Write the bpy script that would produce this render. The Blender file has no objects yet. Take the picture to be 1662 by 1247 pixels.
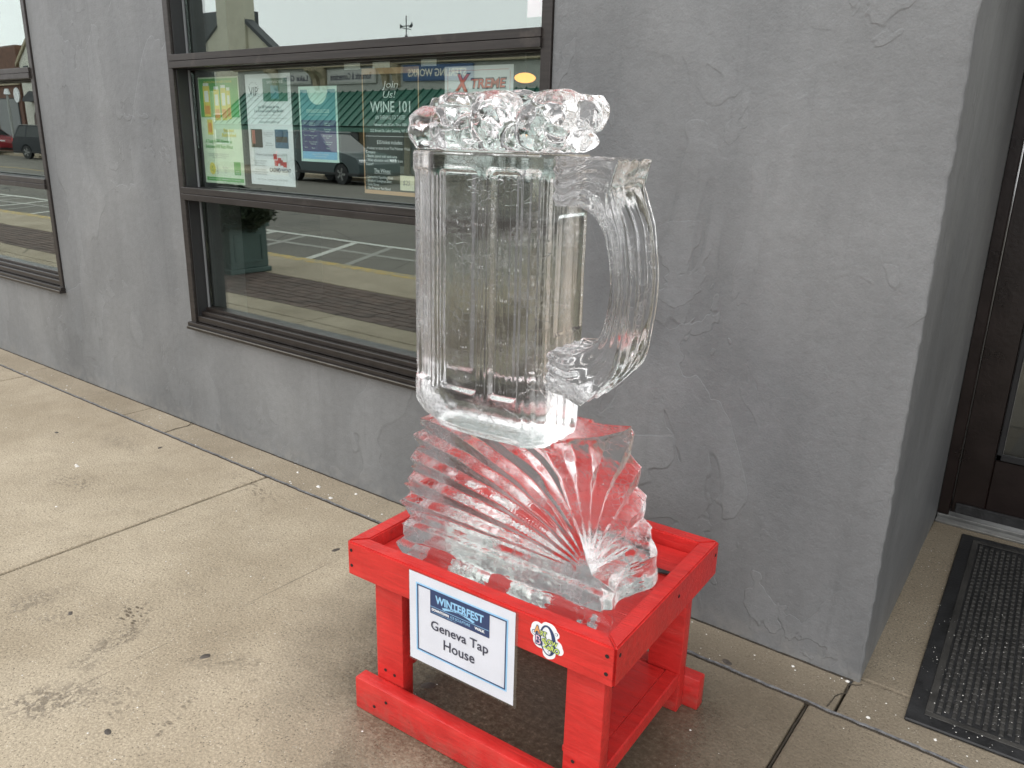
import bpy, bmesh, math, random
import numpy as np
from mathutils import Vector, Matrix, noise as mnoise
rnd = random.Random(7)
nrs = np.random.RandomState(11)
S = bpy.context.scene
COL = S.collection

# ------------------------------------------------------------------ camera
cam_d = bpy.data.cameras.new('camera'); cam = bpy.data.objects.new('camera', cam_d); COL.objects.link(cam)
S.camera = cam
F_PX, YAW, PITCH, ROLL = 1294.8, -0.6391, 0.2951, 0.0258
cam_d.sensor_width = 36.0; cam_d.lens = 36.0 * F_PX / 1662.0
cam_d.clip_start = 0.05; cam_d.clip_end = 600
fw = Vector((math.sin(YAW)*math.cos(PITCH), math.cos(YAW)*math.cos(PITCH), -math.sin(PITCH)))
r0 = Vector((math.cos(YAW), -math.sin(YAW), 0)); u0 = r0.cross(fw)
rr = r0*math.cos(ROLL) + u0*math.sin(ROLL); uu = -r0*math.sin(ROLL) + u0*math.cos(ROLL)
cam.matrix_world = Matrix(((rr.x, uu.x, -fw.x, 0), (rr.y, uu.y, -fw.y, -2.0428), (rr.z, uu.z, -fw.z, 1.3751), (0, 0, 0, 1)))

# ------------------------------------------------------------------ world, sun, exposure
W = bpy.data.worlds.new('World'); S.world = W; W.use_nodes = True
wt = W.node_tree; wt.nodes.clear()
wo = wt.nodes.new('ShaderNodeOutputWorld'); wb = wt.nodes.new('ShaderNodeBackground')
sky = wt.nodes.new('ShaderNodeTexSky'); sky.sky_type = 'NISHITA'; sky.sun_disc = False
SUN_EL, SUN_AZ = 52, 205      # direction the light comes from (azimuth clockwise from +y)
sky.sun_elevation = math.radians(SUN_EL); sky.sun_rotation = math.radians(SUN_AZ)
mx = wt.nodes.new('ShaderNodeMix'); mx.data_type = 'RGBA'
mx.inputs[0].default_value = 0.95
mx.inputs[7].default_value = (17.6, 17.75, 17.9, 1)      # the even grey-white of a closed cloud deck
wt.links.new(sky.outputs[0], mx.inputs[6]); wt.links.new(mx.outputs[2], wb.inputs[0])
wb.inputs[1].default_value = 0.1
wt.links.new(wb.outputs[0], wo.inputs[0])
sd = bpy.data.lights.new('sun', 'SUN'); sun = bpy.data.objects.new('sun', sd); COL.objects.link(sun)
sd.energy = 0.6; sd.angle = math.radians(40); sd.color = (1.0, 0.97, 0.92)
az, el = math.radians(SUN_AZ), math.radians(SUN_EL)
sdir = Vector((math.sin(az)*math.cos(el), math.cos(az)*math.cos(el), math.sin(el)))
sun.rotation_euler = sdir.to_track_quat('Z', 'Y').to_euler()
S.view_settings.view_transform = 'Standard'; S.view_settings.look = 'None'
S.view_settings.exposure = 0.2; S.view_settings.gamma = 1.0; S.view_settings.use_curve_mapping = False
S.render.engine = 'CYCLES'
cy = S.cycles
cy.max_bounces = 20; cy.transmission_bounces = 18; cy.glossy_bounces = 10; cy.diffuse_bounces = 4
cy.transparent_max_bounces = 12; cy.sample_clamp_indirect = 6.0; cy.blur_glossy = 0.3
cy.use_denoising = True

# ------------------------------------------------------------------ material helpers
class NT:
    def __init__(s, name):
        s.m = bpy.data.materials.new(name); s.m.use_nodes = True
        s.t = s.m.node_tree; s.t.nodes.clear()
        s.out = s.t.nodes.new('ShaderNodeOutputMaterial')
        s.pos = None
    def n(s, typ, **kw):
        nd = s.t.nodes.new(typ)
        for k, v in kw.items(): setattr(nd, k, v)
        return nd
    def set(s, sock, v):
        if v is None: return
        if isinstance(v, bpy.types.NodeSocket): s.t.links.new(v, sock)
        else:
            if isinstance(v, (tuple, list)) and len(v) == 3 and sock.type == 'RGBA': v = (*v, 1)
            sock.default_value = v
    def P(s):
        if s.pos is None: s.pos = s.n('ShaderNodeNewGeometry').outputs['Position']
        return s.pos
    def obj(s): return s.n('ShaderNodeTexCoord').outputs['Object']
    def scale(s, v, sc, off=(0, 0, 0), rot=(0, 0, 0)):
        m = s.n('ShaderNodeMapping'); s.set(m.inputs[0], v); m.inputs['Scale'].default_value = sc
        m.inputs['Location'].default_value = off; m.inputs['Rotation'].default_value = rot
        return m.outputs[0]
    def noise(s, v, sc, det=4, rough=.5, dist=0.):
        t = s.n('ShaderNodeTexNoise'); s.set(t.inputs['Vector'], v); t.inputs['Scale'].default_value = sc
        t.inputs['Detail'].default_value = det; t.inputs['Roughness'].default_value = rough; t.inputs['Distortion'].default_value = dist
        return t.outputs['Fac']
    def vor(s, v, sc, feat='F1', out='Distance'):
        t = s.n('ShaderNodeTexVoronoi', feature=feat); s.set(t.inputs['Vector'], v); t.inputs['Scale'].default_value = sc
        return t.outputs[out]
    def wave(s, v, sc, dist=0, det=2, axis='X'):
        t = s.n('ShaderNodeTexWave', bands_direction=axis); s.set(t.inputs['Vector'], v); t.inputs['Scale'].default_value = sc
        t.inputs['Distortion'].default_value = dist; t.inputs['Detail'].default_value = det
        return t.outputs['Fac']
    def ramp(s, f, a, b, lo=0., hi=1.):
        t = s.n('ShaderNodeMapRange'); s.set(t.inputs[0], f)
        for i, v in enumerate((a, b, lo, hi)): t.inputs[i+1].default_value = v
        return t.outputs[0]
    def math(s, op, a, b=0.):
        t = s.n('ShaderNodeMath', operation=op); s.set(t.inputs[0], a); s.set(t.inputs[1], b); return t.outputs[0]
    def mix(s, f, a, b):
        t = s.n('ShaderNodeMix', data_type='RGBA'); s.set(t.inputs[0], f); s.set(t.inputs[6], a); s.set(t.inputs[7], b); return t.outputs[2]
    def mul(s, col, f):
        t = s.n('ShaderNodeMix', data_type='RGBA', blend_type='MULTIPLY'); t.inputs[0].default_value = 1
        s.set(t.inputs[6], col); s.set(t.inputs[7], f); return t.outputs[2]
    def bump(s, h, st=.3, d=.01, nrm=None):
        t = s.n('ShaderNodeBump'); s.set(t.inputs['Height'], h); t.inputs['Strength'].default_value = st; t.inputs['Distance'].default_value = d
        if nrm is not None: s.set(t.inputs['Normal'], nrm)
        return t.outputs[0]
    def bsdf(s, col, rough=.6, nrm=None, **kw):
        b = s.n('ShaderNodeBsdfPrincipled'); s.set(b.inputs['Base Color'], col); s.set(b.inputs['Roughness'], rough)
        if nrm is not None: s.set(b.inputs['Normal'], nrm)
        for k, v in kw.items(): s.set(b.inputs[k.replace('_', ' ')], v)
        return b.outputs[0]
    def mixsh(s, f, a, b):
        t = s.n('ShaderNodeMixShader'); s.set(t.inputs[0], f); s.set(t.inputs[1], a); s.set(t.inputs[2], b); return t.outputs[0]
    def done(s, sh): s.t.links.new(sh, s.out.inputs[0]); return s.m
    def ell(s, cx, cy, rx, ry, ang=0., soft=.4, wob=.35, wsc=9.):
        """mask of a ragged ellipse on the ground"""
        ca, sa = math.cos(ang), math.sin(ang)
        sep = s.n('ShaderNodeSeparateXYZ'); s.set(sep.inputs[0], s.P())
        dx = s.math('SUBTRACT', sep.outputs[0], cx); dy = s.math('SUBTRACT', sep.outputs[1], cy)
        a = s.math('DIVIDE', s.math('ADD', s.math('MULTIPLY', dx, ca), s.math('MULTIPLY', dy, sa)), rx)
        b = s.math('DIVIDE', s.math('SUBTRACT', s.math('MULTIPLY', dy, ca), s.math('MULTIPLY', dx, sa)), ry)
        d = s.math('SQRT', s.math('ADD', s.math('MULTIPLY', a, a), s.math('MULTIPLY', b, b)))
        d = s.math('ADD', d, s.math('MULTIPLY', s.math('SUBTRACT', s.noise(s.P(), wsc, 4), .5), wob*2))
        return s.ramp(d, 1+soft*.5, 1-soft*.5)

def plain(name, col, rough=.6, var=.12, nsc=6., bump=0., bsc=80., metal=0.):
    N = NT(name); nz = N.noise(N.P(), nsc, 5)
    c = N.mix(N.ramp(nz, .3, .7), tuple(x*(1-var) for x in col), tuple(min(1, x*(1+var)) for x in col))
    nrm = N.bump(N.noise(N.P(), bsc, 3), bump, .004) if bump else None
    return N.done(N.bsdf(c, N.ramp(nz, .2, .8, max(.02, rough-.06), min(1, rough+.06)), nrm, Metallic=metal))

M = {}
# concrete: warm grey, exposed sand and small dark stones, old wet stains
def concrete(name, tint=1.0, stains=True):
    N = NT(name); P = N.P()
    big = N.noise(P, 1.3, 5, .6); mid = N.noise(P, 9, 6, .65)
    c = N.mix(N.ramp(big, .32, .68), tuple(x*tint for x in (.300, .243, .168)), tuple(x*tint for x in (.465, .393, .290)))
    c = N.mix(N.ramp(mid, .50, .74, 0, .40), c, tuple(x*tint for x in (.25, .205, .148)))
    fine = N.noise(P, 150, 4, .8); fine2 = N.noise(P, 420, 2, .7)
    c = N.mul(c, N.ramp(fine, .32, .68, .58, 1.36)); c = N.mul(c, N.ramp(fine2, .3, .7, .80, 1.2))
    v = N.vor(P, 120); dark = N.ramp(v, .16, .26, 1, 0)
    keep = N.ramp(N.noise(P, 33, 2), .47, .54)
    c = N.mix(N.math('MULTIPLY', N.math('MULTIPLY', dark, keep), .85), c, (.07, .055, .04))
    v2 = N.vor(N.scale(P, (1, 1, 1), (3.1, 1.7, .2)), 110); lt = N.math('MULTIPLY', N.ramp(v2, .12, .2, .8, 0), N.ramp(N.noise(P, 31, 2), .52, .6))
    c = N.mix(lt, c, (.70, .64, .54))
    rough = .85
    if stains:
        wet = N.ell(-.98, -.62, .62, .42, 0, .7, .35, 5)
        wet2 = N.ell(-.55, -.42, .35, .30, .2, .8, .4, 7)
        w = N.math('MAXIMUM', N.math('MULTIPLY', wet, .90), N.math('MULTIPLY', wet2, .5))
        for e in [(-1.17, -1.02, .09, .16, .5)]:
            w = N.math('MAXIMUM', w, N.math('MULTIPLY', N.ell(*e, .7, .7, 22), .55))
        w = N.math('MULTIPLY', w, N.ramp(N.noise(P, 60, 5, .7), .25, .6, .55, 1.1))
        tr1 = N.ramp(N.noise(N.scale(P, (1, 1, 1), rot=(0, 0, .6)), 42, 3, .6, 1.5), .46, .54)
        tr2 = N.ramp(N.vor(N.scale(P, (1, 2.0, 1), rot=(0, 0, .8)), 38), .42, .30)
        for i, (x, y, a, b, g, k) in enumerate([(-2.12, -1.05, .075, .045, -.5, .95), (-2.04, -1.14, .035, .08, .2, .7), (-3.2, -.70, .12, .05, .3, .6),
                        (-2.42, -1.20, .05, .08, .2, .55), (-2.26, -1.19, .09, .03, .6, .4), (-1.74, -1.02, .09, .03, .7, .45),
                        (-1.62, -1.22, .012, .11, .45, .7), (-1.92, -1.37, .11, .06, .9, .75), (-1.78, -1.27, .04, .07, .8, .5), (-2.0, -1.24, .05, .035, .4, .5),
                        (-1.5, -.97, .12, .035, .3, .4), (-3.5, -.35, .14, .04, 0, .4), (-2.62, -.27, .18, .05, -.1, .6), (-1.66, -.98, .05, .03, .9, .4), (-2.1, -.86, .04, .03, .2, .35)]):
            e = N.ell(x, y, a, b, g, .8, .7, 20)
            w = N.math('MAXIMUM', w, N.math('MULTIPLY', N.math('MULTIPLY', e, tr1 if i % 2 else tr2), k*.75))
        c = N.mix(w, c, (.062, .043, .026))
        damp = N.ell(-.30, -.35, 1.0, .55, -.1, .8, .5, 2.5)
        c = N.mix(N.math('MULTIPLY', damp, .50), c, (.12, .098, .070))
        rough = N.ramp(w, 0, .7, .86, .22)
        hair = N.math('MULTIPLY', N.ramp(N.vor(N.scale(P, (1, .5, 1), rot=(0, 0, .4)), .9, 'DISTANCE_TO_EDGE'), .003, .0006, 0, .6), N.ramp(N.noise(P, 1.1, 2), .5, .56))
        c = N.mix(hair, c, (.07, .055, .04))
    h = N.math('ADD', N.math('MULTIPLY', fine, .5), N.math('ADD', N.math('MULTIPLY', mid, .5), N.math('MULTIPLY', v, .6)))
    return N.done(N.bsdf(c, rough, N.bump(h, .55, .0035)))
M['concrete'] = concrete('concrete_slab_material')
M['ledge'] = concrete('concrete_ledge_material', .80)
M['far_concrete'] = concrete('far_concrete_material', 1.0, False)
M['joint'] = plain('joint_dirt', (.045, .036, .026), .95, .4, 40, .5, 200)
M['caulk'] = plain('old_caulk', (.16, .16, .165), .8, .4, 60, .4, 150)

def stucco():
    N = NT('grey_stucco'); P = N.P()
    a = N.noise(N.scale(P, (1, 1, .6)), .9, 3, .5, .3); b = N.noise(N.scale(P, (1, 1, .7)), 1.7, 3, .55, .7); f = N.noise(P, 30, 5, .65); g = N.noise(P, 170, 3)
    # overlapping trowel coats: the edge of a coat is where a slow noise crosses a level, and only here and there
    def coat(src, lv, off):
        st_ = N.ramp(src, lv, lv+.006); ed = N.math('MULTIPLY', N.ramp(src, lv-.004, lv, 0, 1), N.ramp(src, lv+.010, lv+.002, 0, 1))
        here = N.ramp(N.noise(N.scale(P, (1, 1, 1), (off, off*2, off)), 1.9, 2), .50, .60)
        return N.math('MULTIPLY', st_, here), N.math('MULTIPLY', ed, here)
    b2 = N.noise(N.scale(P, (1, 1, .6), (5, 3, 1)), 2.6, 4, .55, 1.1)
    st1, e1_ = coat(b, .56, 1.3); st2, e2_ = coat(b2, .53, 4.1); st3, e3_ = coat(b2, .40, 7.7)
    step = N.math('ADD', st1, N.math('SUBTRACT', st2, st3)); s1 = N.math('MAXIMUM', e1_, N.math('MAXIMUM', e2_, e3_))
    base = N.mix(N.ramp(a, .34, .66), (.136, .141, .146), (.218, .221, .222))
    base = N.mul(base, N.ramp(step, -1, 2, .88, 1.14))
    streak = N.noise(N.scale(P, (4, 4, .7)), 2.0, 5, .6)
    base = N.mul(base, N.ramp(streak, .3, .7, .93, 1.07))
    base = N.mul(base, N.ramp(f, .3, .7, .93, 1.07)); base = N.mul(base, N.ramp(g, .3, .7, .95, 1.05))
    base = N.mix(N.math('MULTIPLY', s1, .12), base, (.075, .078, .08))
    scr = N.ramp(N.noise(N.scale(P, (30, 30, 3), rot=(0, .5, 0)), 1.4, 4, .6, .6), .70, .76)
    base = N.mix(N.math('MULTIPLY', scr, .22), base, (.30, .30, .31))
    run = N.math('MULTIPLY', N.ramp(N.noise(N.scale(P, (14, 14, .5)), 1.6, 4, .6), .60, .72), .25); base = N.mix(run, base, (.10, .103, .105))
    # splashed dirt at the foot
    sep = N.n('ShaderNodeSeparateXYZ'); N.set(sep.inputs[0], P)
    foot = N.math('MULTIPLY', N.ramp(sep.outputs[2], .09, 0, 0, 1), N.ramp(N.noise(P, 14, 5, .7), .42, .62))
    base = N.mix(N.math('MULTIPLY', foot, .5), base, (.28, .27, .25))
    h = N.math('ADD', N.math('MULTIPLY', step, .28), N.math('ADD', N.math('MULTIPLY', f, .45), N.math('ADD', N.math('MULTIPLY', g, .12), N.math('MULTIPLY', b, 1.5))))
    return N.done(N.bsdf(base, N.ramp(b, .3, .7, .48, .62), N.bump(h, .45, .012)))
M['stucco'] = stucco()

def red_paint():
    N = NT('red_painted_wood'); P = N.obj()
    g = N.noise(N.scale(P, (3, 26, 26)), 3.0, 6, .6, .6)
    g2 = N.noise(P, 11, 4, .6)
    c = N.mix(N.ramp(g2, .3, .7), (.50, .020, .018), (.64, .030, .026))
    c = N.mul(c, N.ramp(g, .3, .7, .86, 1.10))
    g3 = N.noise(N.scale(P, (1.2, 9, 9)), 4.0, 4, .6, 1.0); c = N.mix(N.ramp(g3, .55, .75, 0, .30), c, (.70, .085, .070))
    v = N.vor(N.scale(P, (1, 2.2, 2.2)), 5.5); knot = N.math('MULTIPLY', N.ramp(v, .10, .02, 0, 1), N.ramp(N.noise(P, 60, 3), .45, .6))
    c = N.mix(N.math('MULTIPLY', knot, .5), c, (.16, .012, .010))
    sc = N.ramp(N.noise(N.scale(P, (6, 40, 40), rot=(0, .3, .2)), 2.2, 5, .7), .70, .73)
    c = N.mix(N.math('MULTIPLY', sc, .6), c, (.66, .26, .23))
    sep = N.n('ShaderNodeSeparateXYZ'); N.set(sep.inputs[0], N.P())
    dirt = N.math('MULTIPLY', N.ramp(sep.outputs[2], .10, .0, 0, 1), N.ramp(N.noise(P, 22, 6, .7), .45, .70))
    c = N.mix(N.math('MULTIPLY', dirt, .55), c, (.20, .12, .09))
    chip = N.ramp(N.vor(P, 24), .055, .04, 0, 1); chip = N.math('MULTIPLY', chip, N.ramp(N.noise(P, 7, 2), .5, .58)); c = N.mix(N.math('MULTIPLY', chip, .7), c, (.10, .02, .018))
    h = N.math('ADD', N.math('MULTIPLY', g, .7), N.math('ADD', N.math('MULTIPLY', g2, .6), N.math('MULTIPLY', N.noise(P, 140, 3), .2)))
    return N.done(N.bsdf(c, N.ramp(g2, .3, .7, .30, .44), N.bump(h, .6, .005)))
M['red'] = red_paint()

def ice(name, scratch=1.0, frost=.5, wavy=1.0):
    N = NT(name); P = N.obj()
    vert = N.noise(N.scale(P, (60, 60, 3.5)), 1.2, 4, .6)
    soft = N.noise(P, 22, 3, .5)
    scr = N.noise(N.scale(P, (9, 9, 120), rot=(0, .45, 0)), 2.0, 4, .7, .4)
    cr = N.vor(N.scale(P, (1, 1, 1)), 62, 'DISTANCE_TO_EDGE')
    crack = N.math('MULTIPLY', N.ramp(cr, .035, .0, 0, 1), N.ramp(N.noise(P, 13, 3), .50, .62))
    h = N.math('ADD', N.math('MULTIPLY', soft, 1.1*wavy), N.math('ADD', N.math('MULTIPLY', scr, .10*scratch), N.math('MULTIPLY', vert, .30*scratch)))
    h = N.math('SUBTRACT', h, N.math('MULTIPLY', crack, .25*scratch))
    nrm = N.bump(h, .5, .006)
    rf = N.ramp(N.noise(P, 17, 5, .7), .52, .70, .0, .16)
    glass = N.n('ShaderNodeBsdfGlass'); glass.inputs['IOR'].default_value = 1.31
    N.set(glass.inputs['Color'], (1, 1, 1)); N.set(glass.inputs['Roughness'], rf); N.set(glass.inputs['Normal'], nrm)
    white = N.bsdf((.86, .88, .90), .5, nrm, Subsurface_Weight=0.0)
    tr = N.n('ShaderNodeBsdfTranslucent'); N.set(tr.inputs[0], (.9, .92, .94)); 
    wh = N.mixsh(.5, white, tr.outputs[0])
    fm = N.math('MULTIPLY', N.ramp(N.noise(P, 24, 8, .75), .60, .70), frost)
    fm = N.math('MAXIMUM', fm, N.math('MULTIPLY', crack, 1.1*frost))
    return N.done(N.mixsh(fm, glass.outputs[0], wh))
M['ice_body'] = ice('clear_mug_ice', 1.1, .16, .6)
M['ice_handle'] = ice('clear_handle_ice', .9, .30, .8)
M['ice_foam'] = ice('clear_foam_ice', .5, .12, .9)
M['ice_base'] = ice('clear_base_ice', 1.2, .42, .5)

def pane(name, refl=.20, tint=(.945, .985, .965)):
    N = NT(name)
    lw = N.n('ShaderNodeLayerWeight'); lw.inputs[0].default_value = .5
    wob = N.noise(N.scale(N.P(), (1, 1, 1)), 1.1, 1, .4)
    nrm = N.bump(wob, .06, .02)
    gl = N.n('ShaderNodeBsdfGlossy'); gl.inputs['Roughness'].default_value = 0.0; N.set(gl.inputs[0], (.93, 1.0, .97)); N.set(gl.inputs['Normal'], nrm)
    tp = N.n('ShaderNodeBsdfTransparent'); N.set(tp.inputs[0], tint)
    f = N.math('ADD', N.math('MULTIPLY', N.math('POWER', lw.outputs[1], 4.), .6), refl)
    return N.done(N.mixsh(f, tp.outputs[0], gl.outputs[0]))
M['pane'] = pane('coated_window_glass')
M['door_pane'] = pane('door_glass', .05, (.6, .6, .58))
def film():
    N = NT('laminate_film')
    gl = N.n('ShaderNodeBsdfGlossy'); gl.inputs['Roughness'].default_value = .08
    tp = N.n('ShaderNodeBsdfTransparent'); tp.inputs[0].default_value = (.96, .97, .98, 1)
    return N.done(N.mixsh(.06, tp.outputs[0], gl.outputs[0]))
M['film'] = film()
def bronze():
    N = NT('bronze_anodised_aluminium'); P = N.P()
    s = N.noise(N.scale(P, (1.2, 30, 30)), 3, 4, .6)
    d = N.noise(P, 14, 5, .65)
    c = N.mix(N.ramp(s, .3, .7), (.020, .0165, .015), (.038, .032, .029))
    c = N.mix(N.ramp(d, .58, .75, 0, .4), c, (.12, .10, .085))
    return N.done(N.bsdf(c, N.ramp(d, .3, .7, .32, .5), N.bump(d, .1, .002), Metallic=.25))
M['bronze'] = bronze()
M['bronze_dark'] = plain('black_brown_anodising', (.018, .014, .012), .35, .3, 20)
M['gasket'] = plain('black_gasket', (.014, .014, .015), .5, .2)
M['door'] = plain('dark_brown_door_paint', (.012, .0065, .0055), .30, .3, 9, .15, 60)
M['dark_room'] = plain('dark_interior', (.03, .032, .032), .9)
M['alu'] = plain('ridged_aluminium', (.30, .30, .29), .38, .2, 20, .1, 90, .8)
M['alu_dull'] = plain('dull_spacer', (.16, .165, .17), .4, .1)
M['rubber'] = plain('black_rubber', (.018, .018, .019), .55, .5, 25, .5, 120)
M['rubber_dusty'] = plain('dusty_black_rubber', (.036, .034, .031), .7, .45, 18, .5, 160)
M['cable'] = plain('black_cable', (.012, .012, .012), .35)
M['white_chip'] = plain('white_salt_chip', (.72, .70, .66), .7, .15, 60)
M['gum'] = plain('flattened_black_gum', (.075, .062, .052), .6, .4, 60, .4, 90)
def flat(name, col, rough=.55): 
    if name not in M: M[name] = plain(name, col, rough, .04, 12)
    return M[name]
flat('paper', (.88, .87, .92)); flat('navy_ink', (.030, .050, .13)); flat('sky_ink', (.30, .56, .80)); flat('black_ink', (.045, .045, .07))
flat('white_ink', (.82, .84, .86)); flat('green_ink', (.13, .43, .12)); flat('yellow_ink', (.80, .68, .16)); flat('orange_ink', (.78, .38, .12))
flat('pale_green_paper', (.72, .80, .66)); flat('red_ink', (.65, .05, .04)); flat('teal_ink', (.10, .30, .36)); flat('purple_ink', (.07, .06, .18))
flat('mint_ink', (.68, .85, .80)); flat('grey_ink', (.28, .28, .30)); flat('tan_frame', (.62, .38, .22)); flat('board_dark', (.045, .055, .05))
flat('coral_ink', (.80, .13, .08)); flat('lime_ink', (.62, .75, .16)); flat('pink_ink', (.78, .50, .60)); flat('cream_ink', (.80, .76, .62)); flat('photo_green', (.05, .16, .11)); flat('photo_blue', (.10, .17, .26)); flat('photo_brown', (.10, .08, .06)); flat('skin_ink', (.6, .25, .2))

# ------------------------------------------------------------------ mesh helpers
def link(name, me, mat=None, parent=None, smooth=False):
    o = bpy.data.objects.new(name, me); COL.objects.link(o)
    if mat is not None:
        for m in (mat if isinstance(mat, (list, tuple)) else [mat]): me.materials.append(m)
    if parent is not None: o.parent = parent
    if smooth: me.polygons.foreach_set('use_smooth', [True]*len(me.polygons))
    return o
def raw(name, vs, fs, mat, parent=None, smooth=False):
    me = bpy.data.meshes.new(name); me.from_pydata([tuple(map(float, v)) for v in vs], [], fs); me.update()
    return link(name, me, mat, parent, smooth)
class BM:
    def __init__(s): s.bm = bmesh.new()
    def box(s, x0, x1, y0, y1, z0, z1, bev=0., seg=1, mi=0):
        r = bmesh.ops.create_cube(s.bm, size=1); vs = r['verts']
        for v in vs: v.co = Vector(((x0+x1)/2+v.co.x*(x1-x0), (y0+y1)/2+v.co.y*(y1-y0), (z0+z1)/2+v.co.z*(z1-z0)))
        fs = {f for v in vs for f in v.link_faces}
        for f in fs: f.material_index = mi
        if bev:
            es = {e for v in vs for e in v.link_edges}
            bmesh.ops.bevel(s.bm, geom=list(es), offset=bev, segments=seg, affect='EDGES', profile=.5)
        return s
    def cyl(s, c, r, h, axis='Z', n=20, r2=None, mi=0):
        q = bmesh.ops.create_cone(s.bm, cap_ends=True, segments=n, radius1=r, radius2=r if r2 is None else r2, depth=h)
        R = {'Z': Matrix.Identity(3), 'X': Matrix.Rotation(math.pi/2, 3, 'Y'), 'Y': Matrix.Rotation(-math.pi/2, 3, 'X')}[axis]
        for v in q['verts']: v.co = R @ v.co + Vector(c)
        for f in {f for v in q['verts'] for f in v.link_faces}: f.material_index = mi
        return s
    def prism(s, pts, y0, y1, plane='XZ', bev=0., mi=0):
        """polygon extruded along the remaining axis"""
        def co(p, t): return {'XZ': (p[0], t, p[1]), 'XY': (p[0], p[1], t), 'YZ': (t, p[0], p[1])}[plane]
        a = [s.bm.verts.new(co(p, y0)) for p in pts]; b = [s.bm.verts.new(co(p, y1)) for p in pts]
        n = len(pts); fs = [s.bm.faces.new(a), s.bm.faces.new(b[::-1])]
        for i in range(n): fs.append(s.bm.faces.new((a[i], b[i], b[(i+1) % n], a[(i+1) % n])))
        for f in fs: f.material_index = mi
        if bev:
            bmesh.ops.bevel(s.bm, geom=list({e for f in fs for e in f.edges}), offset=bev, segments=2, affect='EDGES')
        return s
    def quad(s, pts, mi=0):
        f = s.bm.faces.new([s.bm.verts.new(p) for p in pts]); f.material_index = mi; return s
    def obj(s, name, mat, parent=None, smooth=False):
        bmesh.ops.recalc_face_normals(s.bm, faces=s.bm.faces)
        me = bpy.data.meshes.new(name); s.bm.to_mesh(me); s.bm.free()
        o = link(name, me, mat, parent, False)
        if smooth:
            me.polygons.foreach_set('use_smooth', [True]*len(me.polygons))
            try: me.set_sharp_from_angle(angle=math.radians(35))
            except Exception: pass
        return o
def empty(name, loc=(0, 0, 0), rz=0., label=None, cat=None, group=None):
    o = bpy.data.objects.new(name, None); COL.objects.link(o); o.location = loc; o.rotation_euler = (0, 0, rz); o.empty_display_size = .1
    tag(o, label, cat, group); return o
def tag(o, label=None, cat=None, group=None, kind=None):
    if label: o['label'] = label
    if cat: o['category'] = cat
    if group: o['group'] = group
    if kind: o['kind'] = kind
    return o
DG = None
def text_mesh(lines, size=1., align='CENTER', off=0., ext=0.):
    cu = bpy.data.curves.new('lettering', 'FONT'); cu.body = lines; cu.size = size; cu.align_x = align; cu.offset = off; cu.extrude = ext; cu.resolution_u = 3
    o = bpy.data.objects.new('lettering', cu); COL.objects.link(o)
    dg = bpy.context.evaluated_depsgraph_get(); me = bpy.data.meshes.new_from_object(o.evaluated_get(dg))
    bpy.data.objects.remove(o); bpy.data.curves.remove(cu); me.name = 'lettering'
    return me
def text(body, x, y, z, w=None, h=None, mat='black_ink', parent=None, align='CENTER', off=0., flip=False, rot=0., shear=0., arc=0.):
    """lettering in the plane y=const facing -y (or +y when flip); w = overall width, h = height of the block; (x,z) = its centre (or left edge)"""
    me = text_mesh(body, 1., align, off)
    n = len(me.vertices); co = np.empty(n*3); me.vertices.foreach_get('co', co); co = co.reshape(-1, 3)
    mn, mxx = co.min(0), co.max(0); sz = mxx-mn
    c = np.array([(mn[0]+mxx[0])/2 if align == 'CENTER' else mn[0], (mn[1]+mxx[1])/2, 0])
    q = co-c
    sx = (w/sz[0]) if w else None; sy = (h/sz[1]) if h else None
    if sx is None: sx = sy
    if sy is None: sy = sx
    q[:, 0] *= sx; q[:, 1] *= sy
    q[:, 0] += shear*q[:, 1]
    if arc: q[:, 1] -= arc*(q[:, 0]**2)
    cr, sr = math.cos(rot), math.sin(rot)
    X = q[:, 0]*cr-q[:, 1]*sr; Z = q[:, 0]*sr+q[:, 1]*cr
    if flip: X = -X
    out = np.stack([x+X, np.full(n, y), z+Z], 1)
    me.vertices.foreach_set('co', out.ravel()); me.update()
    return link('lettering', me, M[mat], parent)
def sheet(name, x0, x1, y, z0, z1, mat, parent, th=.0004, curl=0., seed=0):
    """paper facing -y, a little buckled"""
    if not curl:
        return BM().box(x0, x1, y, y+th, z0, z1).obj(name, mat, parent)
    nx, nz = 12, 16; vs = []; fs = []
    for k in (0, 1):
        for j in range(nz+1):
            for i in range(nx+1):
                u, v = i/nx, j/nz
                d = curl*(math.sin(u*3.1+seed)*math.cos(v*2.3+seed*2)*.5+.5)*min(1, 4*min(u, v, 1-u, 1-v)+.35)
                vs.append((x0+(x1-x0)*u, y+th*k+d*.0+(-d if k == 0 else -d), z0+(z1-z0)*v))
    m = (nx+1)*(nz+1)
    for j in range(nz):
        for i in range(nx):
            a = j*(nx+1)+i; fs.append((a, a+1, a+nx+2, a+nx+1)); fs.append((m+a, m+a+nx+1, m+a+nx+2, m+a+1))
    return raw(name, vs, fs, mat, parent, True)

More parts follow.
